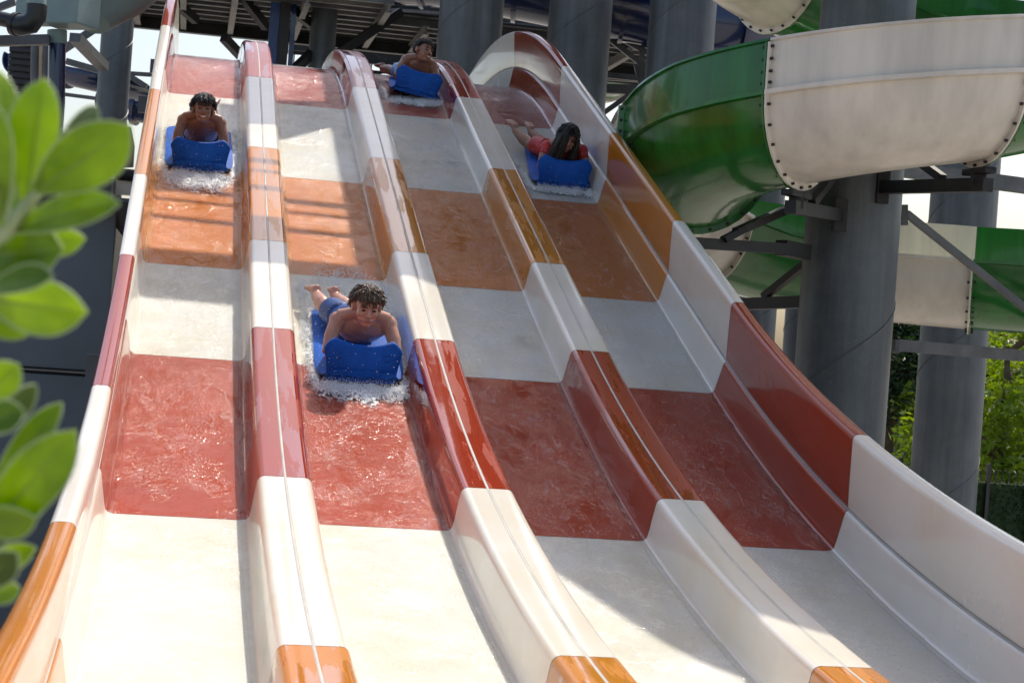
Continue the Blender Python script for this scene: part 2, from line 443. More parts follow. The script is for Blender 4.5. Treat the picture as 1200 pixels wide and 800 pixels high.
# ------------------------------------------------------------------ green and white spiral flume
HX, HY, HR, Hr = 5.50, 13.77, 1.53, .590
FWD = Vector((sy_, cy_, 0)); RGT = Vector((cy_, -sy_, 0))
HZ = [(-400, .99), (-225, 1.0), (-195, 1.02), (-160, 1.135), (-125, 1.32), (-95, 1.56), (-60, 1.79), (-8, 2.04), (18, 2.167), (400, 4.84)]
def hz(th):
    for (a, za), (b, zb) in zip(HZ, HZ[1:]):
        if a <= th <= b: return za + (zb - za) * (th - a) / (b - a)
def hpt(th, dr, dz):
    if th < -195:                                    # leaves the turn and runs straight on
        a = R_(-195); L = HR * R_(-195 - th); r = HR + dr + .50
        return Vector((HX, HY, 0)) + RGT * (r * math.sin(a) - L * math.cos(a)) - FWD * (r * math.cos(a) + L * math.sin(a)) + Vector((0, 0, hz(th) + dz))
    u_ = min(1, max(0, (-80 - th) / 65)); a = R_(th); r = HR + dr + .50 * u_ * u_ * (3 - 2 * u_)
    return Vector((HX, HY, 0)) + RGT * (r * math.sin(a)) - FWD * (r * math.cos(a)) + Vector((0, 0, hz(th) + dz))
BOWL = [(Hr * math.cos(R_(a)), Hr * math.sin(R_(a))) for a in range(0, -181, -10)]   # outer flange -> bottom -> inner flange
def flume_sec(out):
    e = .0 if out else -.012
    q = [(Hr - .02 - (-e), .385), (Hr + .0 + e, .03)]
    return q
SPB = [-330, -276, -223, -185, -141, -88, -35, 15.5, 71, 122, 212, 256, 300]
SPC = 'wgwgwgwgwgwgwg'
spiral = empty('spiral_flume', (HX, HY, GZ), 'green and white open spiral flume wound round the big grey column', 'water slide')
def shell(profile_out, a0, a1, step=3, th_=.012):
    """closed shell of the flume: outer and inner skin."""
    n = max(2, int(abs(a1 - a0) / step)); rows = []
    for i in range(n + 1):
        th = a0 + (a1 - a0) * i / n
        rows.append([hpt(th, dr, dz) for dr, dz in profile_out])
    return rows
def offset(prof, t):
    out = []
    for i, p in enumerate(prof):
        a = prof[max(i - 1, 0)]; b = prof[min(i + 1, len(prof) - 1)]
        d = Vector((b[0] - a[0], b[1] - a[1])).normalized(); out.append((p[0] - d.y * t, p[1] + d.x * t))
    return out
outer_wall = [(Hr - .01, .40), (Hr + .015, .395), (Hr + .02, .375), (Hr - .004, .368), (Hr + .004, .20), (Hr + .002, .022), (Hr + .055, .016), (Hr + .055, -.016), (Hr + .004, -.022)]
skin = outer_wall + BOWL[1:-1] + [(-Hr - .004, -.02), (-Hr - .055, -.014), (-Hr - .055, .016), (-Hr + .012, .018)]
inner = [(Hr * .975 * math.cos(R_(a)), Hr * .975 * math.sin(R_(a))) for a in range(-178, -1, 10)] + [(Hr - .02, .05), (Hr - .024, .22), (Hr - .01, .40)]
full = skin + inner
for i in range(len(SPB) - 1):
    a0, a1 = SPB[i] + .10, SPB[i + 1] - .10
    mat = M_cream if SPC[i] == 'w' else M_green
    sec = MB().grid(shell(full, a0, a1), closed=True, flip=False).build('flume_section', mat, spiral, angle=35)
    # bolted end flanges: a lip standing 5 cm off the bowl at each end
    for a, sg in ((SPB[i], 1), (SPB[i + 1], -1)):
        da = math.degrees(.012 / HR)
        lip = MB(); ring = []
        path = [(Hr + .004, .36), (Hr + .004, .2), (Hr + .002, .03)] + BOWL
        off = [(p[0] * 1.0 + (.045 if k < 3 else .048 * math.cos(R_(-10 * (k - 3)))), p[1] + (0 if k < 3 else .048 * math.sin(R_(-10 * (k - 3))))) for k, p in enumerate(path)]
        rows = []
        for dth in (.1 * sg, (.1 * sg + da * sg)):
            rows.append([hpt(a + dth, *p) for p in path]); rows.append([hpt(a + dth, *p) for p in off])
        rows = [rows[0], rows[1], rows[3], rows[2]]
        lip.grid(rows, flip=(sg < 0)); lip.build('end_flange', mat, sec, smooth=False)
    bl = MB()
    for k, p in enumerate([(Hr + .028, .33), (Hr + .028, .24), (Hr + .028, .15), (Hr + .028, .07)] + [((Hr + .026) * math.cos(R_(q)), (Hr + .026) * math.sin(R_(q))) for q in range(-8, -176, -14)]):
        for a, sg in ((SPB[i], 1), (SPB[i + 1], -1)):
            c = hpt(a + sg * (.1 + math.degrees(.012 / HR)), *p); d = (hpt(a + sg * 3, *p) - hpt(a + sg * 2, *p)).normalized()
            bl.tube([c, c + d * .022], .011, 6)
    bl.build('bolts', M_dark, sec, smooth=False, kind='stuff')
# arms from the column to the flume
def arm(th, zoff, rr=.06):
    a = R_(th); d = RGT * math.sin(a) - FWD * math.cos(a); c = Vector((HX, HY, 0)); zt = hz(th) - Hr - .10
    p1 = c + d * HR + Vector((0, 0, zt - .08))
    Dc = Vector((CD.x, CD.y, 0)); dd = (p1 - Dc); dd.z = 0; dd.normalize()
    p0 = Dc + dd * .37 + Vector((0, 0, zt + zoff))
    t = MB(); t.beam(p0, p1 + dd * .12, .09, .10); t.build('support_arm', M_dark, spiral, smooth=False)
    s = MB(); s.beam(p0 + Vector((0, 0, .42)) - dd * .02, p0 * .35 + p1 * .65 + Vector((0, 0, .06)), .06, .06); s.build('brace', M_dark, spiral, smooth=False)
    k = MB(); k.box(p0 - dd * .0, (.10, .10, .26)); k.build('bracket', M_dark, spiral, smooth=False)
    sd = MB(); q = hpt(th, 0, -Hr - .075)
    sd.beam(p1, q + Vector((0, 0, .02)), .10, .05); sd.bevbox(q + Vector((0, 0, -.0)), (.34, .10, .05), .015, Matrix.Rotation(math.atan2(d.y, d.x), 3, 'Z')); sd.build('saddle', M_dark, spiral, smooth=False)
for th in (15.5, -35, -141, -185, 122): arm(th, -.03)

# second, smaller steel arms crossing the picture right of the column
def beam_thing(name, segs, mat, label, cat='beam', group=None, w=.1):
    base = segs[0][0]
    if len(segs) == 1 and False: pass
    t = empty(name, Vector(base), label, cat, group)
    for a, b, ww, hh, nm in segs:
        MB().beam(a, b, ww, hh).build(nm, mat, t, smooth=False)
    return t
beam_thing('steel_brace', [(pt(1048, 404, 15.0), pt(1260, 422, 16.2), .09, .10, 'beam_bar'), (pt(1050, 398, 15.02), pt(1050, 414, 15.02), .12, .03, 'end_plate')], M_beam, 'horizontal grey box beam running right from the big column above the fence', 'beam', 'beams between the columns')
beam_thing('steel_brace', [(pt(1062, 250, 14.9), pt(1240, 392, 15.6), .055, .055, 'beam_bar'), (pt(1060, 240, 14.88), pt(1060, 264, 14.88), .05, .05, 'end_plate')], M_beam, 'thin diagonal brace falling right from the big column across the lower flume', 'beam', 'beams between the columns')
beam_thing('steel_brace', [(pt(1046, 197, 17.6), pt(1260, 226, 18.6), .13, .15, 'beam_bar')], M_beam, 'grey beam passing behind the white front flume section to the right edge', 'beam', 'beams between the columns')
beam_thing('steel_brace', [(pt(790, 283, 13.3), pt(942, 293, 14.25), .085, .085, 'beam_bar'), (pt(862, 272, 13.6), pt(930, 242, 14.2), .06, .06, 'brace'), (pt(915, 290, 14.1), pt(944, 296, 14.3), .12, .12, 'end_plate'), (pt(848, 281, 13.6), pt(872, 268, 13.65), .10, .05, 'bracket')], M_dark, 'dark arm with a bolted diagonal strut left of the big column under the green bend', 'beam', 'beams between the columns')

# ------------------------------------------------------------------ blue flumes, roof and tower steelwork
def flume(name, pts, r, label, group=None, open_=True, seg=None, rad2=None):
    t = empty(name, Vector(pts[0]), label, 'water slide', group)
    P = [Vector(p) for p in pts]
    fine = []
    for i in range(len(P) - 1):
        p0 = P[max(i - 1, 0)]; p1 = P[i]; p2 = P[i + 1]; p3 = P[min(i + 2, len(P) - 1)]
        for k in range(12):
            u = k / 12
            fine.append(.5 * ((2 * p1) + (p2 - p0) * u + (2 * p0 - 5 * p1 + 4 * p2 - p3) * u * u + (3 * p1 - p0 - 3 * p2 + p3) * u ** 3))
    fine.append(P[-1])
    a0, a1 = (-200, 20) if open_ else (-270, 90)
    def ring(p, d, rr):
        x = d.cross(Vector((0, 0, 1))).normalized(); zz = x.cross(d)
        out = [p + (x * math.cos(R_(a)) + zz * math.sin(R_(a))) * rr for a in range(a0, a1 + 1, 10)]
        inn = [p + (x * math.cos(R_(a)) + zz * math.sin(R_(a))) * (rr - .02) for a in range(a1, a0 - 1, -10)]
        return out + inn
    n = len(fine); per = max(4, n // max(1, (len(P) - 1)))
    for b in range(0, n - 1, per):
        e = min(n - 1, b + per); rows = []
        for i in range(b, e + 1):
            d = (fine[min(i + 1, n - 1)] - fine[max(i - 1, 0)]).normalized()
            rr = r + (.05 if i in (b, e) else 0)
            if i == b: rows.append(ring(fine[i], d, r + .05)); rows.append(ring(fine[i] + d * .03, d, r + .05)); rows.append(ring(fine[i] + d * .031, d, r))
            elif i == e: rows.append(ring(fine[i] - d * .031, d, r)); rows.append(ring(fine[i] - d * .03, d, r + .05)); rows.append(ring(fine[i] - d * .001, d, r + .05))
            else: rows.append(ring(fine[i], d, r))
        MB().grid(rows, closed=True, flip=True).build('flume_section', M_navy, t, angle=40)
    return t
flume('blue_flume', [pt(380, -34, 25.6), pt(500, -34, 25.2), pt(610, -18, 25.0), pt(735, 8, 24.95), pt(850, 32, 25.0), pt(960, 20, 26.5)], .50, 'navy blue enclosed flume crossing behind the grey columns at the top', 'blue flumes behind the slide', False)
flume('blue_flume', [pt(20, 70, 27), pt(80, 84, 26), pt(130, 96, 26), pt(180, 112, 27)], .20, 'navy flume in two bends seen left of the slide past the dark column', 'blue flumes behind the slide', True)
flume('blue_flume', [pt(130, 118, 24), pt(160, 126, 23.5), pt(185, 128, 24), pt(230, 118, 26)], .19, 'small navy flume bend just outside the left slide wall', 'blue flumes behind the slide', True)
# unseen trough added overhead, outline cut so its shade covers lanes three and four
def shade_pt(s, x, t): return sl(s, x) + SDIR * t
shade_trough = empty('unseen_shade_trough', shade_pt(4, 2.5, 5.4), 'added unseen blue trough overhead that shades the two right hand lanes', 'water slide')
def shade_trough_bounds(s):
    a = 1.72
    if s < 5.2: a = 1.72 - .42 * min(1, (5.2 - s) / .4)
    if s > 8.4: a = 1.76 + .22 * (s - 8.4) + .14 * (s - 8.4) ** 2 + .06 * math.sin((s - 8.4) * 3.2)
    return a, 3.75
segs = [-6, -3.8, -1.6, .6, 2.8, 5.0, 7.2, 9.4, 11.8]
for i in range(len(segs) - 1):
    rows = []; n = 14
    for k in range(n + 1):
        s = segs[i] + (segs[i + 1] - segs[i]) * k / n; a, b = shade_trough_bounds(s); row = []
        for q in range(17):
            u = q / 16; x = a + (b - a) * u; hgt = 1.5 * abs(u - .5) ** 3 * 2 if True else 0
            row.append(shade_pt(min(s, 13.6), x, 5.4) + Vector((0, 0, hgt)) - SDIR * 0)
        row += [p + Vector((0, 0, .03)) for p in reversed(row)]
        rows.append(row)
    MB().grid(rows, closed=True).build('flume_section', M_navy, shade_trough)  # stretches of the added shade caster, not a seen flume

# unseen plates added overhead; they throw the shade bands on lanes one and two
shade_plates = empty('unseen_shade_plates', shade_pt(4.7, .5, 5.4), 'added unseen plates and strips high above lanes one and two that cast bands of shade', 'shade_caster')
def shade_quad(nm, q, mat, t_=5.4):
    top = [shade_pt(s_, x_, t_) for s_, x_ in q]; mb = MB()
    mb.add(top + [p + Vector((0, 0, .05)) for p in top], [(3, 2, 1, 0), (4, 5, 6, 7), (0, 1, 5, 4), (1, 2, 6, 5), (2, 3, 7, 6), (3, 0, 4, 7)]); mb.build(nm, mat, shade_plates, smooth=False)
shade_quad('shade_plate', [(4.20, -.55), (5.12, -.55), (5.20, 1.75), (4.25, 1.75)], M_beam)
shade_quad('shade_plate', [(.18, .18), (1.85, .18), (1.75, .62), (.25, .62)], M_beam, 5.5)
shade_quad('shade_plate', [(-.10, .63), (1.30, .63), (.55, 1.22), (-.25, 1.22)], M_beam, 5.45)
shade_quad('shade_plate', [(-.2, 1.23), (3.9, 1.23), (3.9, 1.7), (-.2, 1.7)], M_beam, 5.5)
for s_, w_ in ((2.75, .10), (3.05, .04), (3.45, .08)):
    shade_quad('shade_strip', [(s_, -.4), (s_ + w_, -.4), (s_ + w_ + .12, 1.24), (s_ + .12, 1.24)], M_beam, 5.3)
for s_, c_ in ((3.2, CD), (-.6, CB)):
    p = shade_pt(s_, 3.0, 5.4) - Vector((0, 0, .12)); MB().beam((c_.x, c_.y, p.z - .5), p, .16, .18).build('support_arm', M_beam, shade_trough, smooth=False)  # arms tying the added shade caster to the columns
# roof of the start tower
roof = empty('tower_roof', pt(300, 20, 26), 'dark corrugated roof of the start tower on steel beams above the slide top', 'roof')
RZ = 4.45
ya, yb, ym = 24.3, 27.6, 25.7
xa, xb = -2.2, 9.0; xm = pt(455, 30, 25).x
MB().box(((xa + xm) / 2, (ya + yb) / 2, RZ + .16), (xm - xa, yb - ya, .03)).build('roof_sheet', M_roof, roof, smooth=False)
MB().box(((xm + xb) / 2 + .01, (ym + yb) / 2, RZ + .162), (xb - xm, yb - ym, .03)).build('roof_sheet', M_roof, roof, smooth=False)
k = 0; yy = ya + .1
while yy < yb:
    e_ = xb if yy > ym else xm
    MB().box(((xa + e_) / 2, yy, RZ + .09), (e_ - xa, .085, .11)).build('purlin', M_pale if k % 2 else M_beam, roof, smooth=False); yy += .40; k += 1
for p in (110, 163, 215, 269, 343, 428, 483, 560, 645, 720):
    q = pt(p, 40, 27.6); MB().ibeam((q.x, ya if q.x < xm else ym, RZ - .04), (q.x, yb, RZ - .04), .085, .13).build('rafter', M_pale, roof, smooth=False)
MB().ibeam((xa, yb, RZ - .05), (xb, yb, RZ - .05), .14, .17).build('edge_beam', M_dark, roof, smooth=False)
for (a, b) in (((190, -10), (230, 24)), ((278, -12), (312, 32)), ((318, -6), (372, 34)), ((392, 66), (470, 14)), ((262, 44), (290, 74)), ((345, 82), (372, 56))):
    MB().beam(pt(*a, 25.0), pt(*b, 25.6), .10, .12).build('brace', M_dark, roof, smooth=False)
# lower landing of the tower behind the roof, running on to the right
land = empty('tower_landing', pt(560, 70, 29.5), 'dark steel landing below the roof with joists, seen behind the boy at the top', 'landing')
q0, q1 = pt(395, 62, 29.5), pt(900, 96, 29.0)
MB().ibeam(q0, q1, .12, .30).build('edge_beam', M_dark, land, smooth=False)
for k in range(9):
    a = pt(395, 50 - k * 7, 29.4 - k * .0); b = pt(900, 84 - k * 7, 28.9)
    MB().box(Vector((0, 0, 0)), (0, 0, 0)) if False else None
    MB().beam(a, b, .10, .05).build('joist', M_beam if k % 2 else M_pale, land, smooth=False)
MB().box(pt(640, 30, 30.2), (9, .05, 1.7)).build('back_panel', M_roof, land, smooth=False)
# cable post pair
post = empty('steel_post', pt(327, 60, 23.4) * Vector((1, 1, 0)) if False else Vector((pt(327, 60, 25).x, pt(327, 60, 25).y, GZ)), 'dark navy steel post with cable conduits right of the first divider top', 'post')
for p, w, mm in ((319, .13, M_navyin), (331, .14, M_dark), (341, .07, M_navy), (326, .05, M_dark)):
    c = pt(p, 60, 25.0); MB().box((c.x, c.y, (GZ + 4.5) / 2), (w, w, 4.5 - GZ)).build('conduit' if w < .1 else 'post_shaft', mm, post, smooth=False)
# railing of the stair behind
def railing(px0, px1, ytop, ybot, d, label):
    a, b = pt(px0, ytop, d), pt(px1, ytop + (px1 - px0) * .09, d); c = pt(px0, ybot, d); h = a.z - c.z
    t = empty('railing', Vector((a.x, a.y, a.z - h)), label, 'railing', 'steel railings of the tower')
    MB().beam(a, b, .06, .06).build('top_rail', M_dark, t, smooth=False)
    MB().beam(a - Vector((0, 0, h * .55)), b - Vector((0, 0, h * .55)), .04, .04).build('mid_rail', M_dark, t, smooth=False)
    n = max(3, int((b - a).length / .13))
    for k in range(n + 1):
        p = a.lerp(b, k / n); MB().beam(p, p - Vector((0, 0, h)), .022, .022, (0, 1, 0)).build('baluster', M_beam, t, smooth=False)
railing(335, 395, 61, 100, 30, 'thin vertical bar railing against bright sky left of the grey roof column')
railing(425, 470, 62, 100, 30, 'white lit bar railing behind the crest of the second divider')
beam_thing('steel_brace', [(pt(343, 92, 27), pt(366, 66, 27), .07, .07, 'beam_bar')], M_dark, 'short dark diagonal brace across the bar railing', 'beam', 'beams between the columns')
beam_thing('steel_brace', [(pt(428, 92, 26), pt(505, 62, 27), .05, .05, 'beam_bar')], M_dark, 'thin diagonal rod behind the boy at the top of the slide', 'beam', 'beams between the columns')
# truss and a green flume glimpsed between the two right columns
tr = empty('steel_truss', pt(735, 110, 25), 'small steel truss between the two grey columns above the green bend', 'truss')
for a, b, w in (((712, 44), (760, 82), .07), ((728, 46), (765, 66), .06), ((752, 56), (752, 104), .08), ((708, 88), (748, 92), .08), ((700, 104), (760, 106), .13), ((708, 132), (748, 104), .07), ((745, 76), (752, 104), .06)):
    MB().beam(pt(*a, 25), pt(*b, 25), w, w).build('truss_bar', M_beam, tr, smooth=False)
gp = empty('green_flume', pt(738, 75, 31), 'piece of a bright green flume far behind the truss between two columns', 'water slide')
MB().tube([pt(700, 96, 33), pt(745, 72, 31), pt(800, 62, 30)], [.42, .42, .42], 20).build('flume_section', M_green, gp)
MB().tube([pt(708, 92, 32.6), pt(712, 90, 32.4)], .46, 20).build('end_flange', M_cream, gp)

# tank and pipework top left
tank = empty('filter_tank', pt(75, 20, 16), 'pale teal filter housing with sloping hopper at the top left', 'tank')
c = pt(82, 10, 15.5); Rz = Matrix.Rotation(-.55, 3, 'Z')
MB().bevbox(c + Vector((0, 0, .15)), (.40, .34, .62), .012, Rz).build('housing', M_teal, tank, smooth=False)
MB().bevbox(pt(48, 0, 15.6), (.30, .3, .42), .012, Rz).build('side_box', M_teal, tank, smooth=False)
MB().tube([pt(128, -42, 16.3), pt(122, -12, 16.2), pt(108, 26, 16.0)], [.62, .42, .16], 24).build('hopper', M_teal, tank)
MB().tube([pt(67, 36, 15.6), pt(67, 52, 15.6)], .085, 20).build('spigot', M_teal, tank)
MB().tube([pt(67, 50, 15.6), pt(66, 120, 15.6), Vector((pt(66, 120, 15.6).x, pt(66, 120, 15.6).y, GZ))], .075, 20).build('stand_pipe', M_navy, tank)
pipe = empty('waste_pipe', pt(30, 30, 14.8), 'fat black pipe elbow left of the teal housing', 'pipe')
pp = [pt(-40, 14, 15), pt(0, 22, 14.9), pt(18, 26, 14.85)]
MB().tube(pp, .062, 18).build('straight', M_black, pipe)
el = [pt(15, 28, 14.85), pt(26, 30, 14.82), pt(36, 28, 14.8), pt(42, 20, 14.8), pt(43, 6, 14.8)]
MB().tube(el, .088, 18).build('elbow', M_black, pipe); MB().tube([pt(43, 6, 14.8), pt(43, -20, 14.8)], .078, 18).build('riser', M_teal, pipe)
MB().tube([pt(15.5, 28, 14.85), pt(20, 29, 14.84)], .098, 18).build('collar', M_black, pipe)
beam_thing('steel_brace', [(pt(-30, 49, 15.4), pt(58, 47, 15.5), .10, .085, 'beam_bar')], M_beam, 'grey horizontal beam under the black pipe elbow', 'beam', 'beams between the columns')
beam_thing('steel_brace', [(pt(88, 44, 20), pt(121, 78, 21.3), .13, .10, 'beam_bar'), (pt(72, 60, 21), pt(120, 28, 21), .08, .08, 'brace')], M_beam, 'pair of grey diagonal braces meeting the dark column left of the slide', 'beam', 'beams between the columns')
beam_thing('steel_brace', [(pt(78, 72, 23), pt(120, 84, 23), .08, .08, 'beam_bar'), (pt(70, 110, 23), pt(116, 116, 23), .045, .045, 'rod'), (pt(150, 86, 23), pt(180, 88, 23), .05, .05, 'rod'), (pt(150, 88, 23), pt(172, 102, 23), .09, .07, 'brace')], M_beam, 'grey rail and rods carrying the small blue flume behind the dark column', 'beam', 'beams between the columns')
beam_thing('steel_brace', [(pt(-20, 16, 19), pt(18, 2, 19), .07, .07, 'beam_bar')], M_beam, 'short grey strut at the very top left corner', 'beam', 'beams between the columns')
cab = empty('ribbed_duct', pt(25, 80, 19), 'dark ribbed duct hanging left of the stand pipe', 'duct')
q = pt(25, 92, 19)
for k in range(13):
    MB().bevbox(q + Vector((0, 0, .42 - k * .068)), (.27, .24, .058), .012).build('rib', M_black, cab, smooth=False)
pv = empty('pipe_pair', pt(50, 80, 18), 'pale vertical pipes between the ribbed duct and the stand pipe', 'pipe')
MB().tube([pt(49, 50, 18), pt(47, 130, 18)], .035, 12).build('pipe', plain('tan_pipe', (.45, .34, .22), .5), pv); MB().tube([pt(54, 50, 18), pt(53, 130, 18)], .04, 12).build('pipe', M_beam, pv); MB().tube([pt(42, 50, 18), pt(41, 130, 18)], .05, 12).build('pipe', M_beam, pv)
# machinery beside the wall
mc = empty('pump_unit', pt(130, 215, 17.5), 'grey metal pump unit on the dark building beside the slide', 'pump')
MB().bevbox(pt(116, 224, 17.4), (.25, .3, .22), .02).build('casing', M_beam, mc); MB().bevbox(pt(122, 196, 17.6), (.21, .24, .21), .03).build('hood', M_cream, mc)
MB().tube([pt(147, 150, 17.7), pt(149, 172, 17.7), pt(150, 196, 17.7)], [.055, .075, .055], 14).build('motor', M_pale, mc); MB().tube([pt(138, 204, 17.6), pt(158, 206, 17.6)], .06, 12).build('pipe', M_dark, mc)
MB().box(pt(147, 220, 17.7), (.18, .1, .15), None).build('panel', M_cream, mc, smooth=False)

MB().box((pt(128, 230, 17.6).x, pt(128, 230, 17.6).y, (GZ + 1.05) / 2), (.7, .5, 1.05 - GZ)).build('plinth', M_dark, mc, smooth=False)
# dark building left of the slide
bld = empty('service_building', pt(60, 600, 12), 'dark slate clad service building left of the slide', 'building')
bx1 = -.47; by = 12.2
for z0, z1 in ((-.40, .66), (-1.62, -.44), (-3.2, -1.66)):
    for k in range(4):
        MB().bevbox((bx1 - .02 - 1.6 * k - .8, by + .06, (z0 + z1) / 2), (1.592, .08, z1 - z0), .008).build('cladding_panel', M_slate, bld, smooth=False)
MB().box((bx1 - 3.2, by + 1.5, -1.3), (6.3, 2.7, 3.8)).build('core', M_black, bld, smooth=False)
MB().box((bx1 - 3.2, by + 1.3, .70), (6.5, 3.0, .06)).build('roof_edge', M_dark, bld, smooth=False)
MB().box((bx1 - 3.2, by + .01, -.415), (6.4, .03, .012)).build('drip_strip', M_pale, bld, smooth=False)

# ------------------------------------------------------------------ ground, planting, fence, trees
gm = MB(); N = 40; rows = []
for i in range(N + 1):
    rows.append([(-1200 + 2400 * k / N, -1200 + 2400 * i / N, GZ) for k in range(N + 1)])
tag(gm.grid(rows, flip=False).build('ground', M_conc, smooth=False), kind='structure')
rows = []
for i in range(26):
    rows.append([(-4.2 + 3.6 * k / 24, 2.6 + 7.4 * i / 25, -1.75 + .25 * noise.noise((k * .4, i * .4, 2)) - .0 * k) for k in range(25)])
tag(MB().grid(rows).build('planting_bed', M_soil), kind='structure')
MB_ = MB()
t = empty('bed_edge', (-.62, 6.3, GZ), 'low dark retaining edge of the planting bed beside the slide', 'wall')
MB().bevbox((-.66, 6.3, (-1.55 + GZ) / 2), (.10, 7.4, 1.65), .01).build('kerb_stone', M_hull, t, smooth=False)

def leaf_mat(name, a, b, trans=.35, rough=.4, lsc=1.3):
    m, n, l, p = new_mat(name)
    t = noise_tex(n, l, lsc, 3, coord='Object'); r = ramp(n, l, t.outputs[0], [(.3, a), (.7, b)])
    oi = n.new('ShaderNodeObjectInfo')
    l.new(r.outputs[0], p.inputs['Base Color']); p.inputs['Roughness'].default_value = rough; p.inputs['Coat Weight'].default_value = .4 if lsc > 5 else 0; p.inputs['Coat Roughness'].default_value = .12
    out = n['Material Output']; tl = n.new('ShaderNodeBsdfTranslucent'); mx = n.new('ShaderNodeMixShader')
    hs = n.new('ShaderNodeHueSaturation'); hs.inputs['Hue'].default_value = .48; hs.inputs['Saturation'].default_value = 1.15; hs.inputs['Value'].default_value = 1.6
    l.new(r.outputs[0], hs.inputs['Color']); l.new(hs.outputs[0], tl.inputs[0])
    mx.inputs[0].default_value = trans; l.new(p.outputs[0], mx.inputs[1]); l.new(tl.outputs[0], mx.inputs[2]); l.new(mx.outputs[0], out.inputs[0])
    return m
M_leafA = leaf_mat('broadleaf_foliage', (.09, .17, .018), (.20, .30, .035), .5)
M_leafB = leaf_mat('pine_foliage', (.012, .035, .012), (.03, .065, .02), .2)
M_bark = plain('bark', (.10, .075, .055), .9, 0, .4, 8, .6)
M_hedge = leaf_mat('hedge_foliage', (.012, .045, .010), (.03, .075, .015), .15, .6)
def leaf_cloud(mb, c, rad, n, size, r):
    for _ in range(n):
        while True:
            d = Vector((r.uniform(-1, 1), r.uniform(-1, 1), r.uniform(-1, 1)))
            if d.length < 1: break
        p = Vector(c) + Vector((d.x * rad[0], d.y * rad[1], d.z * rad[2]))
        x = Vector((r.gauss(0, 1), r.gauss(0, 1), r.gauss(0, .6))).normalized(); yv = x.orthogonal().normalized()
        yv = Matrix.Rotation(r.uniform(0, 6.28), 3, x) @ yv; s = size * r.uniform(.6, 1.4)
        mb.add([p - x * s, p + yv * s * .42 + x * .1 * s, p + x * s, p - yv * s * .42 + x * .1 * s], [(0, 1, 2, 3)])
def tree(px, d, h, w, kind, label, seed):
    r = random.Random(seed); c = pt(px, 430, d); b = Vector((c.x, c.y, GZ))
    t = empty('tree', b, label, 'tree', 'trees behind the fence')
    tr_ = MB(); lean = Vector((r.uniform(-.2, .2), r.uniform(-.2, .2), 0))
    tops = []
    trunk = [b + lean * (k / 5) ** 2 + Vector((r.uniform(-.05, .05), r.uniform(-.05, .05), h * .75 * k / 5)) for k in range(6)]
    tr_.tube(trunk, [.16 - .024 * k for k in range(6)], 9)
    for k in range(16):
        u = r.uniform(.25, .98); p0 = trunk[0].lerp(trunk[-1], u); a = r.uniform(0, 6.28); L = w * (1.05 - .5 * abs(u - .45)) * r.uniform(.6, 1)
        if kind == 'pine': L *= (1.25 - u)
        p1 = p0 + Vector((math.cos(a) * L, math.sin(a) * L, r.uniform(.1, .5) * h * .25)); m_ = p0.lerp(p1, .5) + Vector((0, 0, .12))
        tr_.tube([p0, m_, p1], [.045, .03, .012], 6); tops += [p1, m_]
    tr_.build('trunk', M_bark, t)
    cr = MB()
    for p in tops + [trunk[-1] + Vector((0, 0, h * .12)), trunk[-1]]:
        for _ in range(4):
            q = p + Vector((r.gauss(0, .3), r.gauss(0, .3), r.gauss(0, .25)))
            leaf_cloud(cr, q, (.42, .42, .30), 60 if kind != 'pine' else 90, .085 if kind != 'pine' else .06, r)
    cr.build('crown', M_leafB if kind == 'pine' else M_leafA, t, smooth=False)
tree(1052, 33, 5.2, 1.5, 'pine', 'dark needled tree between the big column and the next one', 3)
tree(1178, 31, 5.0, 1.7, 'broad', 'sunlit light green tree right of the column above the fence', 5)
tree(1228, 34, 5.6, 1.8, 'broad', 'light green tree cut by the right edge of the picture', 8)
tree(1096, 38, 5.2, 1.6, 'broad', 'green tree hidden mostly behind the grey column', 11)
tree(1160, 40, 5.6, 1.8, 'pine', 'darker tree deep behind the sunlit one at the right', 14)
tree(1020, 42, 5.4, 1.8, 'pine', 'dark tree almost hidden by the big column', 17)
fence = empty('hedge_fence', Vector((pt(1150, 600, 24).x, pt(1150, 600, 24).y, GZ)), 'artificial green hedge fence with a coil of razor wire on top', 'fence')
f0, f1 = pt(985, 540, 24), pt(1270, 562, 24)
zt = -1.42
fd = (Vector((f1.x, f1.y, 0)) - Vector((f0.x, f0.y, 0))); nrm = Vector((-fd.y, fd.x, 0)).normalized()
def fpos(u, z): return Vector((f0.x + fd.x * u, f0.y + fd.y * u, z))
pan = MB(); pan.beam(fpos(0, (zt + GZ) / 2), fpos(1, (zt + GZ) / 2), .05, zt - GZ - .02); pan.build('backing', M_hedge, fence, smooth=False)
rr = random.Random(4); lv = MB()
for _ in range(9000):
    p = fpos(rr.random(), rr.uniform(GZ, zt + .03)) - nrm * rr.uniform(.02, .07); x = Vector((rr.gauss(0, 1), rr.gauss(0, .5), rr.gauss(0, 1))).normalized(); s = .035
    lv.add([p - x * s, p - nrm * s * .7, p + x * s], [(0, 1, 2)])
lv.build('hedge_leaves', M_hedge, fence, smooth=False, kind='stuff')
for k in range(6):
    p = fpos(.06 + k * .18, 0) - nrm * .1; MB().box((p.x, p.y, (zt + .25 + GZ) / 2), (.05, .05, zt + .25 - GZ)).build('post', M_black, fence, smooth=False)
coil = [fpos(.0 + .98 * k / 700, zt + .08 + .09 * math.sin(k * .30)) + nrm * .09 * math.cos(k * .30) for k in range(700)]
MB().tube(coil, .006, 4).build('razor_wire', M_dark, fence)

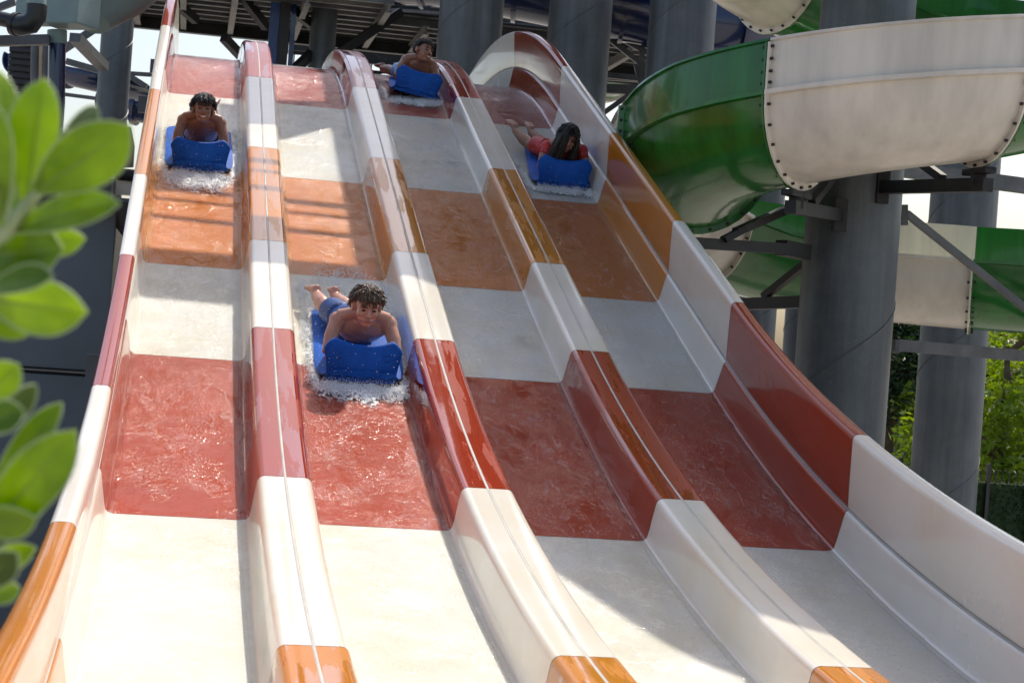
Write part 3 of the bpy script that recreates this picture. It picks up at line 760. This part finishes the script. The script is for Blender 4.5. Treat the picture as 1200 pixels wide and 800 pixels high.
# ------------------------------------------------------------------ foreground shrub
M_fol = leaf_mat('glossy_leaf', (.10, .20, .004), (.27, .42, .010), .48, .30, 16)
M_edge = plain('pale_leaf_edge', (.46, .55, .28), .4, 0, .1)
M_fol2 = leaf_mat('bright_leaf', (.19, .33, .008), (.35, .51, .015), .5, .28, 16)
M_fol3 = leaf_mat('dark_leaf', (.065, .125, .006), (.13, .21, .010), .38, .28, 16)  # bright and dark leaf tones, picked at random per leaf
M_rib = plain('leaf_midrib', (.26, .38, .06), .5, 0, .1)
M_stem = plain('green_stem', (.36, .42, .24), .55, 0, .25, 12)
shrub = empty('leafy_shrub', pt(-90, 700, 1.55) * Vector((1, 1, 0)) if False else Vector((pt(-200, 600, 1.55).x, pt(-200, 600, 1.55).y, GZ)), 'blurred bright green shrub with thick spoon shaped leaves close at the left edge', 'shrub')
def leaf(base, tip, wpx, d0, d1, tilt, bend=.1, fold=.25, shape=.66):
    a, b = pt(*base, d0), pt(*tip, d1); ax = b - a; L = ax.length
    v = ((a + b) / 2).normalized(); w = ax.cross(v).normalized(); nrm_ = w.cross(ax).normalized()
    if nrm_.dot(v) > 0: nrm_ = -nrm_
    rot = Matrix.Rotation(tilt, 3, ax.normalized()); w = rot @ w; nrm_ = rot @ nrm_
    W = wpx / 2 / F_PX * (d0 + d1) / 2
    top, bot = [], []
    for i in range(15):
        u = i / 14
        wd = W * (.16 + .84 * math.sin(math.pi * min(1, u ** .9 / (2 * shape)) ) ** 1.2) if u < shape else W * max(0.0, 1 - ((u - shape) / (1.001 - shape)) ** 2.0) ** .72
        wd = max(wd, W * .03); c = a + ax * u - nrm_ * bend * L * (u - .5) ** 2 * 2
        r1, r2 = [], []
        for k in range(9):
            q = (k - 4) / 4
            p = c + w * wd * q + nrm_ * (abs(q) * fold * wd - .03 * wd * math.cos(q * 9))
            th = .0009 * (1 - abs(q) ** 4) + .0002
            r1.append(p + nrm_ * th); r2.append(p - nrm_ * th)
        top.append(r1 + r2[::-1])
    mb = MB().grid(top, closed=True)
    lf = mb.build('leaf', rnd.choice((M_fol, M_fol2, M_fol2, M_fol3)), shrub, angle=60)
    em = MB(); L_, R2 = [r[0] for r in top], [r[8] for r in top]
    em.tube(L_, .0007, 5); em.tube(R2, .0007, 5); em.build('leaf_edge', M_edge, lf)
    rb = MB().tube([a + ax * u - nrm_ * (bend * L * (u - .5) ** 2 * 2 - .0002) for u in [k / 10 for k in range(10)]], [.0017 * (1 - .085 * k) for k in range(10)], 6)
    rb.build('midrib', M_rib, lf)
LV = [((4, 262), (0, 76), 46, 1.50, 1.55, .3), ((30, 250), (50, 92), 62, 1.52, 1.50, -.35), ((36, 232), (118, 124), 44, 1.60, 1.66, .5),
      ((40, 226), (150, 150), 74, 1.50, 1.46, .2), ((10, 268), (136, 236), 46, 1.52, 1.48, -.5), ((-30, 300), (70, 292), 78, 1.56, 1.52, -.2),
      ((-20, 350), (98, 366), 66, 1.50, 1.46, .15), ((-60, 330), (30, 396), 40, 1.58, 1.6, .4), ((-30, 470), (22, 428), 44, 1.5, 1.5, .1), ((-30, 500), (28, 482), 40, 1.46, 1.46, -.3),
      ((-30, 640), (86, 508), 66, 1.50, 1.46, .1), ((-25, 650), (62, 560), 56, 1.55, 1.55, -.6), ((-30, 690), (18, 648), 42, 1.44, 1.42, .2), ((-30, 700), (24, 690), 26, 1.6, 1.62, .2),
      ((-20, 300), (-60, 160), 60, 1.6, 1.6, .2), ((-60, 480), (-110, 400), 60, 1.6, 1.6, .2), ((-50, 640), (-120, 560), 60, 1.6, 1.6, .2)]
LV += [((20, 262), (22, 130), 40, 1.56, 1.60, .5), ((34, 240), (86, 150), 40, 1.58, 1.6, -.6), ((10, 280), (100, 282), 40, 1.6, 1.62, .6), ((0, 262), (-12, 120), 50, 1.47, 1.44, -.3),
       ((-30, 520), (44, 452), 34, 1.58, 1.6, .5), ((-20, 600), (70, 470), 38, 1.62, 1.64, -.4), ((-40, 610), (40, 610), 44, 1.5, 1.47, .5), ((-20, 340), (60, 322), 40, 1.44, 1.42, -.7), ((-40, 690), (40, 640), 36, 1.58, 1.58, -.5)]
for b_, t_, w_, d0, d1, tl in LV: leaf(b_, t_, w_, d0, d1, tl)
foot = Vector((pt(-200, 600, 1.55).x, pt(-200, 600, 1.55).y, GZ))
for pts_, r_ in (([foot, pt(-170, 800, 1.55), pt(-120, 420, 1.54), pt(-50, 310, 1.53), pt(8, 270, 1.52), pt(42, 226, 1.51)], (.012, .011, .010, .009, .0075, .004)),
               ([foot + Vector((.02, .02, 0)), pt(-180, 800, 1.58), pt(-110, 580, 1.54), pt(-30, 470, 1.50)], (.01, .009, .008, .006)),
               ([foot + Vector((-.03, .02, 0)), pt(-170, 860, 1.5), pt(-40, 665, 1.50)], (.01, .009, .007))):
    MB().tube(pts_, r_, 10).build('stem', M_stem, shrub)
# ------------------------------------------------------------------ riders on mats
def skin(name, col, red):
    m, n, l, b = new_mat(name)
    t = noise_tex(n, l, 7, 4); r = ramp(n, l, t.outputs[0], [(.35, col), (.7, red)]); l.new(r.outputs[0], b.inputs['Base Color'])
    b.inputs['Roughness'].default_value = .38; b.inputs['Subsurface Weight'].default_value = .12; b.inputs['Subsurface Radius'].default_value = (.012, .005, .003)
    b.inputs['Coat Weight'].default_value = .3; b.inputs['Coat Roughness'].default_value = .2
    t2 = noise_tex(n, l, 160, 3); bump(n, l, t2.outputs[0], .15, .003, b); return m
M_mat = plain('blue_foam', (.003, .088, .42), .6, 0, .3, 6, .35, 0, bscale=90)
M_mat.node_tree.nodes['Principled BSDF'].inputs['Specular IOR Level'].default_value = .2
M_hairb = plain('black_hair', (.007, .006, .006), .45, 0, .4, 30, .2)
M_hairr = plain('brown_hair', (.075, .042, .024), .4, 0, .5, 30, .2)
M_eye = plain('dark_eye', (.02, .014, .012), .15, 0, .1)
M_white = plain('tooth_white', (.7, .68, .64), .3, 0, .05)
M_lip = plain('lip', (.40, .13, .10), .4, 0, .1)
M_redcloth = plain('wet_red_cloth', (.42, .022, .020), .45, 0, .3, 9, .3)
M_bluecloth = plain('blue_swim_shorts', (.008, .05, .20), .5, 0, .4, 12, .3)
M_pattern = plain('pale_blue_shorts', (.16, .34, .62), .5, 0, .8, 16, .3)
M_darkcloth = plain('dark_swim_shorts', (.02, .025, .05), .5, 0, .4, 12, .3)
M_foam = None
def foam_mat():
    m, n, l, b = new_mat('white_water')
    b.inputs['Base Color'].default_value = (.88, .91, .92, 1); b.inputs['Roughness'].default_value = .25
    b.inputs['Subsurface Weight'].default_value = .0
    out = n['Material Output']; tr_ = n.new('ShaderNodeBsdfTransparent'); mx = n.new('ShaderNodeMixShader')
    at = n.new('ShaderNodeAttribute'); at.attribute_name = 'foam'
    t = noise_tex(n, l, 34, 6, .75)
    a = n.new('ShaderNodeMath'); a.operation = 'MULTIPLY_ADD'; l.new(at.outputs['Fac'], a.inputs[0]); a.inputs[1].default_value = .62; l.new(t.outputs[0], a.inputs[2])
    r = ramp(n, l, a.outputs[0], [(.80, (0, 0, 0)), (1.02, (.96,) * 3)])
    l.new(r.outputs[0], mx.inputs[0]); l.new(tr_.outputs[0], mx.inputs[1]); l.new(b.outputs[0], mx.inputs[2]); l.new(mx.outputs[0], out.inputs[0])
    return m
M_foam = foam_mat()

def remeshed(mb, voxel, smooth=4, factor=.5):
    me = bpy.data.meshes.new('tmp'); me.from_pydata(mb.v, [], mb.f); me.update()
    o = bpy.data.objects.new('tmp', me); COL.objects.link(o)
    m = o.modifiers.new('r', 'REMESH'); m.mode = 'VOXEL'; m.voxel_size = voxel
    if smooth:
        q = o.modifiers.new('s', 'SMOOTH'); q.iterations = smooth; q.factor = factor
    dg = bpy.context.evaluated_depsgraph_get()
    out = bpy.data.meshes.new_from_object(o.evaluated_get(dg)); bpy.data.objects.remove(o); bpy.data.meshes.remove(me)
    out.shade_smooth(); return out
def foam_board(s, x, rot, label, lean=.28, h=0.02, tip=0.0, nose=0.0):
    M = sframe(s, x, rot, h) @ Matrix.Rotation(tip, 4, 'Y') @ Matrix.Rotation(-nose, 4, 'X'); t = empty_local('foam_mat', M, label, 'swim mat', 'blue racing mats')
    rows = []                                                        # base slab with rounded plan and curled nose
    n = 26
    for i in range(n + 1):
        v = i / n; y_ = 1.22 * v
        hw = (.262 - .066 * max(0, 1 - y_ / .22) ** 1.5) * (1 - max(0, (v - .9) / .1) ** 2.5 * .25); cv = .05 * max(0, 1 - y_ / .10) ** 2
        up_, dn = [], []
        for k in range(13):
            u = (k - 6) / 6; th = .019 * (1 - abs(u) ** 8) ** .5 * (1 - v ** 30) + .001
            wob = .004 * math.sin(9 * u + 7 * v)
            up_.append((hw * u, y_ + .004, .022 + th + cv + wob)); dn.append((hw * u, y_ + .004, .022 - th + cv + wob))
        rows.append(up_ + dn[::-1])
    mb = MB().grid(rows, closed=True); m0 = len(rows[0]); mb.f.append(tuple(range(m0))); mb.f.append(tuple(range(n * m0 + m0 - 1, n * m0 - 1, -1)))
    link('mat_base', mb.mesh('mat_base', M_mat, True, 60), t)
    rows = []; nv, nu = 30, 40                                       # the upright front flap: waisted outline, ears, dished top edge
    for i in range(nv + 1):
        v = i / nv; fr, bk = [], []
        for k in range(nu + 1):
            u = (k - nu / 2) / (nu / 2)
            top = .215 + .026 * min(1, (abs(u) / .78) ** 2.2) - .040 * max(0, (abs(u) - .78) / .22) ** 2
            wv = .198 + .010 * (1 - v) ** 3 + .036 * max(0, (v - .2) / .8) ** 1.3
            wv -= .026 * max(0, (v - .85) / .15) ** 2
            th = .021 * max(0, 1 - abs(u) ** 7) ** .5 * max(0, 1 - max(0, v * 1.02 - .02) ** 9) ** .5
            X_, Z_ = wv * u, .012 + v * top
            rr_ = math.hypot(abs(X_) - .140, Z_ - .155)
            dm = .006 * math.exp(-((rr_ - .017) / .006) ** 2) - .003 * math.exp(-(rr_ / .011) ** 2)
            cy = lean * Z_ + .035 * (1 - v) ** 3 + .018 * u * u
            fr.append((X_, cy - th + dm, Z_)); bk.append((X_, cy + th, Z_))
        rows.append(fr + bk[::-1])
    mb = MB().grid(rows, closed=True); m0 = len(rows[0]); mb.f.append(tuple(range(m0 - 1, -1, -1))); mb.f.append(tuple(nv * m0 + q for q in range(m0)))
    link('front_flap', mb.mesh('front_flap', M_mat, True, 75), t)
    for sg in (-1, 1):
        MBk = MB().ell((sg * .140, lean * .155 + .004 - .021 + .0, .155), (.009, .004, .009)); link('button', MBk.mesh('button', M_mat), t)
    return t, M
def person(M, s, label, skinm, hairm, sc=1.0, yaw=0.0, pitch=.2, roll=0.0, legdx=0.0, feet=.16, hair='short', shorts=None, top=None, teeth=False, dx=0.0, raise_=0.0, knee=0.0, spread=.075):
    th = slope(s)
    t = empty_local('person', M @ Matrix.Translation((dx, .03, .045)), label, 'person', 'riders on the racing slide')
    body = MB(); S = Vector
    def fold(p): return Vector((p[0], p[1] if p[1] < .36 else .36 + (p[1] - .36) * .80, p[2]))
    def sp(*a): return [tuple(fold(p) * sc) for p in a]
    def rad(*a): return [tuple(q * sc for q in r) if hasattr(r, '__len__') else r * sc for r in a]
    X = (1, 0, 0); rz = raise_
    spine = [(legdx * .15, .86, .10), (legdx * .1, .74, .105), (0, .60, .105 + rz * .2), (0, .46, .15 + rz * .5), (0, .36, .205 + rz * .8), (0, .29, .255 + rz), (0, .25, .295 + rz)]
    srad = [(.10, .07), (.150, .092), (.128, .082), (.148, .094), (.165, .096), (.150, .072), (.075, .05)]
    body.tube(sp(*spine), rad(*srad), 24, side=X)
    Hc = Vector((0, .155, .405 + rz))
    body.tube(sp((0, .29, .265 + rz), (0, .235, .315 + rz), (0, .19, .36 + rz)), rad(.062, .052, .05), 16)
    for sg in (-1, 1):
        sh = (sg * .155, .285, .252 + rz); el = (sg * .205, .130, .085 + rz * .2); wr = (sg * .120, .085, .05)
        body.ell(Vector(sh) * sc, tuple(q * sc for q in (.052, .058, .056)))
        body.tube(sp((sg * .10, .30, .285 + rz), sh), rad(.05, .05), 12)
        body.tube(sp(sh, (sg * .188, .21, .178 + rz * .6), el), rad(.047, .043, .036), 14)
        body.tube(sp(el, (sg * .16, .105, .065), wr), rad(.036, .033, .024), 14)
        body.tube(sp((sg * .02, .245, .335 + rz), (sg * .085, .268, .306 + rz), (sg * .15, .285, .283 + rz)), rad(.038, .040, .040), 12)
        body.ell(Vector((sg * .075, .30, .205 + rz)) * sc, tuple(q * sc for q in (.075, .045, .05)))
        # hand: palm, four fingers bent over the mat, thumb from the palm's side
        pc = Vector((sg * .088, .075, .048)); body.tube(sp(wr, pc, pc + Vector((-sg * .035, -.005, 0))), rad((.024, .018), (.034, .016), (.038, .014)), 12, side=(0, 1, 0))
        for q, L in enumerate((.058, .066, .062, .048)):
            b0 = pc + Vector((-sg * .030, .028 - q * .019, .0)); f1 = b0 + Vector((-sg * L * .5, -.002, .006)); f2 = b0 + Vector((-sg * L * .95, -.006, -.012))
            body.tube(sp(b0, f1, f2), rad(.0088, .0082, .0068), 8)
        b0 = pc + Vector((sg * .005, .030, .004)); body.tube(sp(b0, b0 + Vector((-sg * .022, .026, .006)), b0 + Vector((-sg * .046, .034, .0))), rad(.0115, .010, .008), 8)
        hip = (sg * .085 + legdx * .12, .84, .10); kn = (sg * (.085 + knee) + legdx * .5, 1.10, .058); ak = (sg * spread + legdx * .95, 1.36, feet)
        body.tube(sp(hip, (sg * .088 + legdx * .28, .98, .085), kn), rad(.088, .076, .054), 16)
        body.tube(sp(kn, (sg * (.085 + spread) / 2 + legdx * .70, 1.21, .062 + (feet - .06) * .35), ak), rad(.052, .054, .034), 14)
        # foot: heel, sole pointing up and back, toes
        hl = Vector(ak) + Vector((0, .015, .030)); toe = Vector(ak) + Vector((sg * .015 + legdx * .12, .150, .055 if feet > .1 else .0))
        body.tube(sp(Vector(ak), hl, hl.lerp(toe, .55), toe), rad(.034, .036, (.042, .026), (.040, .016)), 12, side=X)
        for q in range(5):
            o = toe + Vector((sg * (-.030 + q * .015), .004, .006)); body.tube(sp(toe + Vector((sg * (-.028 + q * .014), -.01, -.008)), o + (toe - hl).normalized() * (.018 - q * .002)), rad(.0085, .0075 if q else .0105), 7)
    # head
    HM = Matrix.Rotation(-th, 3, 'X') @ Matrix.Rotation(yaw, 3, 'Z') @ Matrix.Rotation(pitch, 3, 'X') @ Matrix.Rotation(roll, 3, 'Y')
    hs = sc ** .55                                                # children have proportionally larger heads
    C = Hc * sc
    def H(p): return C + HM @ (Vector(p) * hs)
    def he(p, r): body.ell(H(p), tuple(q * hs for q in r), HM)
    def ht(pts, r, n=10): body.tube([H(p) for p in pts], [q * hs for q in r], n)
    he((0, .012, .030), (.074, .092, .088)); he((0, -.030, -.020), (.064, .060, .088)); he((0, -.058, -.088), (.030, .028, .024)); he((0, -.02, -.07), (.052, .05, .045))
    for sg in (-1, 1):
        he((sg * .036, -.064, -.028), (.024, .022, .020)); he((sg * .080, .012, -.012), (.010, .022, .032)); he((sg * .084, .016, .006), (.010, .016, .014)); he((sg * .032, -.080, .022), (.026, .012, .009))
        he((sg * .013, -.100, -.036), (.010, .010, .008)); he((sg * .032, -.068, -.058), (.018, .014, .018))
    ht([(0, -.088, .012), (0, -.104, -.016), (0, -.116, -.034)], [.009, .011, .013]); he((0, -.088, -.064), (.026, .012, .010))
    bm_ = remeshed(body, .0052 * max(.85, sc), 5)
    bm_.materials.append(skinm); bd = link('body', bm_, t)
    def child(name, fill, mat, voxel=None, **k):
        q = MB(); fill(q)
        me = remeshed(q, voxel, 3) if voxel else q.mesh(name, None, True, 0)
        me.materials.append(mat); return link(name, me, t)
    for sg in (-1, 1):
        child('eye', lambda q: (q.ell(H((sg * .031, -.0845, -.002)), (.0135 * hs, .006 * hs, .0058 * hs), HM, 10, 6)), M_eye)
        child('eyebrow', lambda q: q.tube([H((sg * .013, -.0935, .018)), H((sg * .033, -.0935, .026)), H((sg * .053, -.078, .018))], [.004 * hs, .005 * hs, .0025 * hs], 6), hairm)
    if teeth:
        child('mouth', lambda q: q.ell(H((0, -.0975, -.066)), (.024 * hs, .006 * hs, .0085 * hs), HM, 12, 8), M_lip)
        child('teeth', lambda q: q.ell(H((0, -.1015, -.065)), (.019 * hs, .0045 * hs, .0055 * hs), HM, 12, 8), M_white)
    else:
        child('mouth', lambda q: (q.ell(H((0, -.0985, -.0615)), (.021 * hs, .005 * hs, .0042 * hs), HM, 12, 6), q.ell(H((0, -.0975, -.0695)), (.017 * hs, .005 * hs, .0042 * hs), HM, 12, 6)), M_lip)
    r = random.Random(int(abs(M[0][3]) * 1000) + len(label))
    def hairfill(q):
        cap = [(0, .018, .040), (0, .03, .02)]
        q.ell(H((0, .020, .040)), (.078 * hs, .090 * hs, .086 * hs), HM, 20, 12)
        L0 = .026 if hair == 'crop' else .044; n_ = 1000 if hair != 'long' else 500
        for _ in range(n_):
            while True:
                d = Vector((r.gauss(0, 1), r.gauss(0, 1), r.gauss(0, 1))).normalized()
                lim = .30 if d.y < -.25 else (-.45 if d.y > .1 else -.05)
                if d.z > lim: break
            p = Vector((d.x * .078, .018 + d.y * .094, .034 + d.z * .090))
            g_ = .26 if hair == 'wavy' else .15; flow = Vector((d.x * .5 + r.gauss(0, g_), -.45 * (d.z > .2) + d.y * .4 + r.gauss(0, g_), -.75 + .5 * d.z + r.gauss(0, g_ * .5))).normalized()
            L = L0 * r.uniform(.6, 1.3)
            if hair == 'wavy': L *= .85
            p1 = p + d * (.006 if hair != 'wavy' else .008) + flow * L * .5; p2 = p + d * (.003 if hair != 'wavy' else .008) + flow * L
            wv = Vector((r.gauss(0, .003), r.gauss(0, .003), 0)) if hair == 'wavy' else Vector()
            q.tube([H(p), H(p1 + wv), H(p2 - wv)], [.0065 * hs, .0055 * hs, .001], 4, False)
        for k in range(11 if hair in ('short', 'wavy') else 0):                 # wet fringe on the forehead
            x_ = -.045 + k * .009 + r.uniform(-.004, .004); L = r.uniform(.02, .055)
            q.tube([H((x_, -.066, .092)), H((x_ * 1.1, -.092, .062)), H((x_ * 1.15 + r.uniform(-.006, .006), -.096, .062 - L))], [.008 * hs, .007 * hs, .0015], 5, False)
        if hair == 'long':
            for k in range(330):
                sg = r.choice((-1, 1)); a = r.uniform(-.2, 1.0)
                p0 = Vector((sg * r.uniform(.0, .05), -.045 + a * .10, .112 - .02 * a)); p1 = Vector((sg * r.uniform(.066, .088), -.070 + a * .11, .02))
                if sg < 0 and r.random() < .15: p1 = Vector((-.035 + r.uniform(-.02, .015), -.098, .03))
                p2 = p1 + Vector((sg * r.uniform(-.004, .022), r.uniform(-.015, .01), -.10)); p3 = p2 + Vector((r.gauss(0, .018), r.uniform(-.02, .01), -.11 - r.uniform(0, .06)))
                q.tube([H(p0), H(p1), H(p2), H(p3)], [.008 * hs, .009 * hs, .008 * hs, .002], 4, False)
    child('hair', hairfill, hairm)
    if shorts:
        def sf(q):
            q.tube(sp((0 + legdx * .13, .70, .107), (legdx * .12, .76, .106), (legdx * .15, .88, .10)), rad((.152, .098), (.160, .102), (.12, .085)), 24, side=X)
            for sg in (-1, 1): q.tube(sp((sg * .08 + legdx * .12, .82, .10), (sg * .090 + legdx * .28, .97, .088), (sg * .090 + legdx * .36, 1.03, .08)), rad(.097, .092, .086), 18)
        child('swim_shorts', sf, shorts, .009)
    if top:
        def tf(q):
            sc2 = [(x + .008, y_ + .008) for x, y_ in srad]
            q.tube(sp(*spine), rad(*sc2), 24, side=X)
            for sg in (-1, 1):
                q.ell(Vector((sg * .158, .285, .262 + rz)) * sc, tuple(k * sc for k in (.060, .066, .064)))
                q.tube(sp((sg * .10, .30, .285 + rz), (sg * .158, .285, .262 + rz), (sg * .176, .22, .19 + rz * .6)), rad(.058, .058, .054), 14)
                q.ell(Vector((sg * .075, .30, .205 + rz)) * sc, tuple(k * sc for k in (.083, .053, .058)))
        child('swim_top', tf, top, .009)
    return t
SK1 = skin('fair_wet_skin', (.50, .265, .185), (.46, .20, .135)); SK2 = skin('tanned_skin', (.25, .115, .068), (.21, .09, .052)); SK3 = skin('brown_skin', (.30, .15, .095), (.26, .12, .075))
s1, s2, s3, s4 = 6.38, 2.44, 2.00, -.52
_, Ma = foam_board(s1, 1.02, -.02, 'blue foam mat under the teenage boy in the middle of the second lane')
person(Ma, s1, 'teenage boy with short brown hair lying on a blue mat in the second lane', SK1, M_hairr, .97, .10, .34, .0, legdx=-.20, feet=.085, spread=.06, hair='wavy', shorts=M_bluecloth, raise_=-.015)
_, Mb = foam_board(s2, .03, .02, 'blue foam mat under the smiling boy in the left lane')
person(Mb, s2, 'smiling tanned boy with wet black hair riding the left lane', SK2, M_hairb, .92, .02, .10, .0, legdx=.09, feet=.20, spread=.025, hair='short', shorts=M_darkcloth, teeth=True, raise_=.05)
_, Mc = foam_board(s3, 2.96, -.10, 'blue foam mat under the long haired rider in the right lane')
person(Mc, s3, 'rider with long black hair and red swimwear in the right lane', SK3, M_hairb, .92, .12, .42, .15, legdx=-.34, feet=.13, hair='long', shorts=M_redcloth, top=M_redcloth, raise_=-.03)
_, Md = foam_board(s4, 1.97, -.12, 'blue foam mat tipping over the crest at the top of the third lane', h=.06, tip=.14, nose=.13)
person(Md, s4, 'boy with cropped dark hair looking aside at the top of the third lane', SK3, M_hairb, .92, .62, .05, .0, legdx=-.30, feet=.04, hair='crop', shorts=M_pattern, teeth=True, raise_=.0, dx=-.02)

# ------------------------------------------------------------------ splashes
M_drop = plain('water_drops', (.90, .93, .95), .15, 0, .02, 5, 0)
def splash(s, x, label, seed, size=1.0, back=.8, front=.35):
    r = random.Random(seed); mb = MB()
    def put(xx, yy, zz, rad_):
        mb.blob(sl(s - yy, x + xx, max(.012, zz)), rad_)
    def spray(n_, cx, cy, sx, sy_s, hz_, r0, r1):                # one burst: drops thin out upwards
        for _ in range(n_):
            u = abs(r.gauss(0, 1)); put(cx + r.gauss(0, sx), cy + r.gauss(0, sy_s), .012 + u * hz_, max(r0, r1 * (1 - u * .4)) * r.uniform(.6, 1.2))
    for _ in range(int(52 * size)):                              # bow wave in front of the flap
        spray(55, r.uniform(-.23, .23), -.03 - abs(r.gauss(0, .05)) * front / .3, .022, .022, .030, .0012, .0062)
    for _ in range(int(56 * size)):                              # along both sides and the wake
        sg = r.choice((-1, 1)); spray(45, sg * (.268 + abs(r.gauss(0, .018))), r.uniform(0, back), .012, .03, .020, .0012, .0042)
    for _ in range(int(16 * size)): spray(40, r.uniform(-.2, .2), r.uniform(back * .9, back * 1.15), .03, .04, .03, .0012, .0042)
    for _ in range(int(240 * size)):                             # flying drops
        sg = r.choice((-1, 1)); put(sg * r.uniform(.0, .32), r.uniform(-.25, .9), r.uniform(.03, .45) ** 1.3, r.uniform(.0010, .0026))
    mb.build('splash', M_drop, smooth=True, angle=0, label=label, kind='stuff')
    rows = []; fo = []                                           # churned foam lying on the film
    for i in range(90):
        yy = -front * 1.3 + (back + front * 1.3) * i / 89; row = []
        for k in range(49):
            u = k / 24 - 1; q = Vector((u * 5 + seed, yy * 9, seed * 1.7))
            n_ = noise.noise(q) + .6 * noise.noise(q * 2.7) + .5 * noise.noise(q * 6) + .3 * noise.noise(q * 13)
            ex = max(0, 1 - abs(u) ** 8); ey = min(1, (yy + front * 1.3) / (front * .9)) if yy < 0 else max(0, 1 - max(0, yy - back * .55) / (back * .45))
            yq = yy + .10 * noise.noise(Vector((u * 3.5, seed, 4))) * (1 if yy < 0 else 0); ey = ey if yy >= 0 else max(0, min(1, (yq + front * 1.15) / (front * 1.0)))
            near = min(1, max(0, (abs(u * .32) - .19) / .07)) if 0 < yy < 1.2 else 1 - .25 * abs(u)
            e = max(0, ex * ey) * max(.2 if yy < 1.2 else .62, near)
            fo.append(e)
            row.append(sl(s - yy, x + u * .318, .003 + max(0, .012 + .017 * n_) * min(1, e * 1.5)))
        rows.append(row)
    o = tag(MB().grid(rows, flip=True).build('foam_patch', M_foam, angle=0), label + ', flat foam', None, None, 'stuff')
    at = o.data.attributes.new('foam', 'FLOAT', 'POINT'); at.data.foreach_set('value', fo)
splash(s1, 1.02, 'white water thrown up round the teenage rider', 1, 1.8, 1.75, .36)
splash(s2, .03, 'white water in front of the boy in the left lane', 2, 1.3, 1.35, .75)
splash(s3, 2.96, 'white water under the mat in the right lane', 3, .8, .7, .2)
splash(s4, 1.97, 'white water at the crest of the third lane', 4, .8, .9, .3)
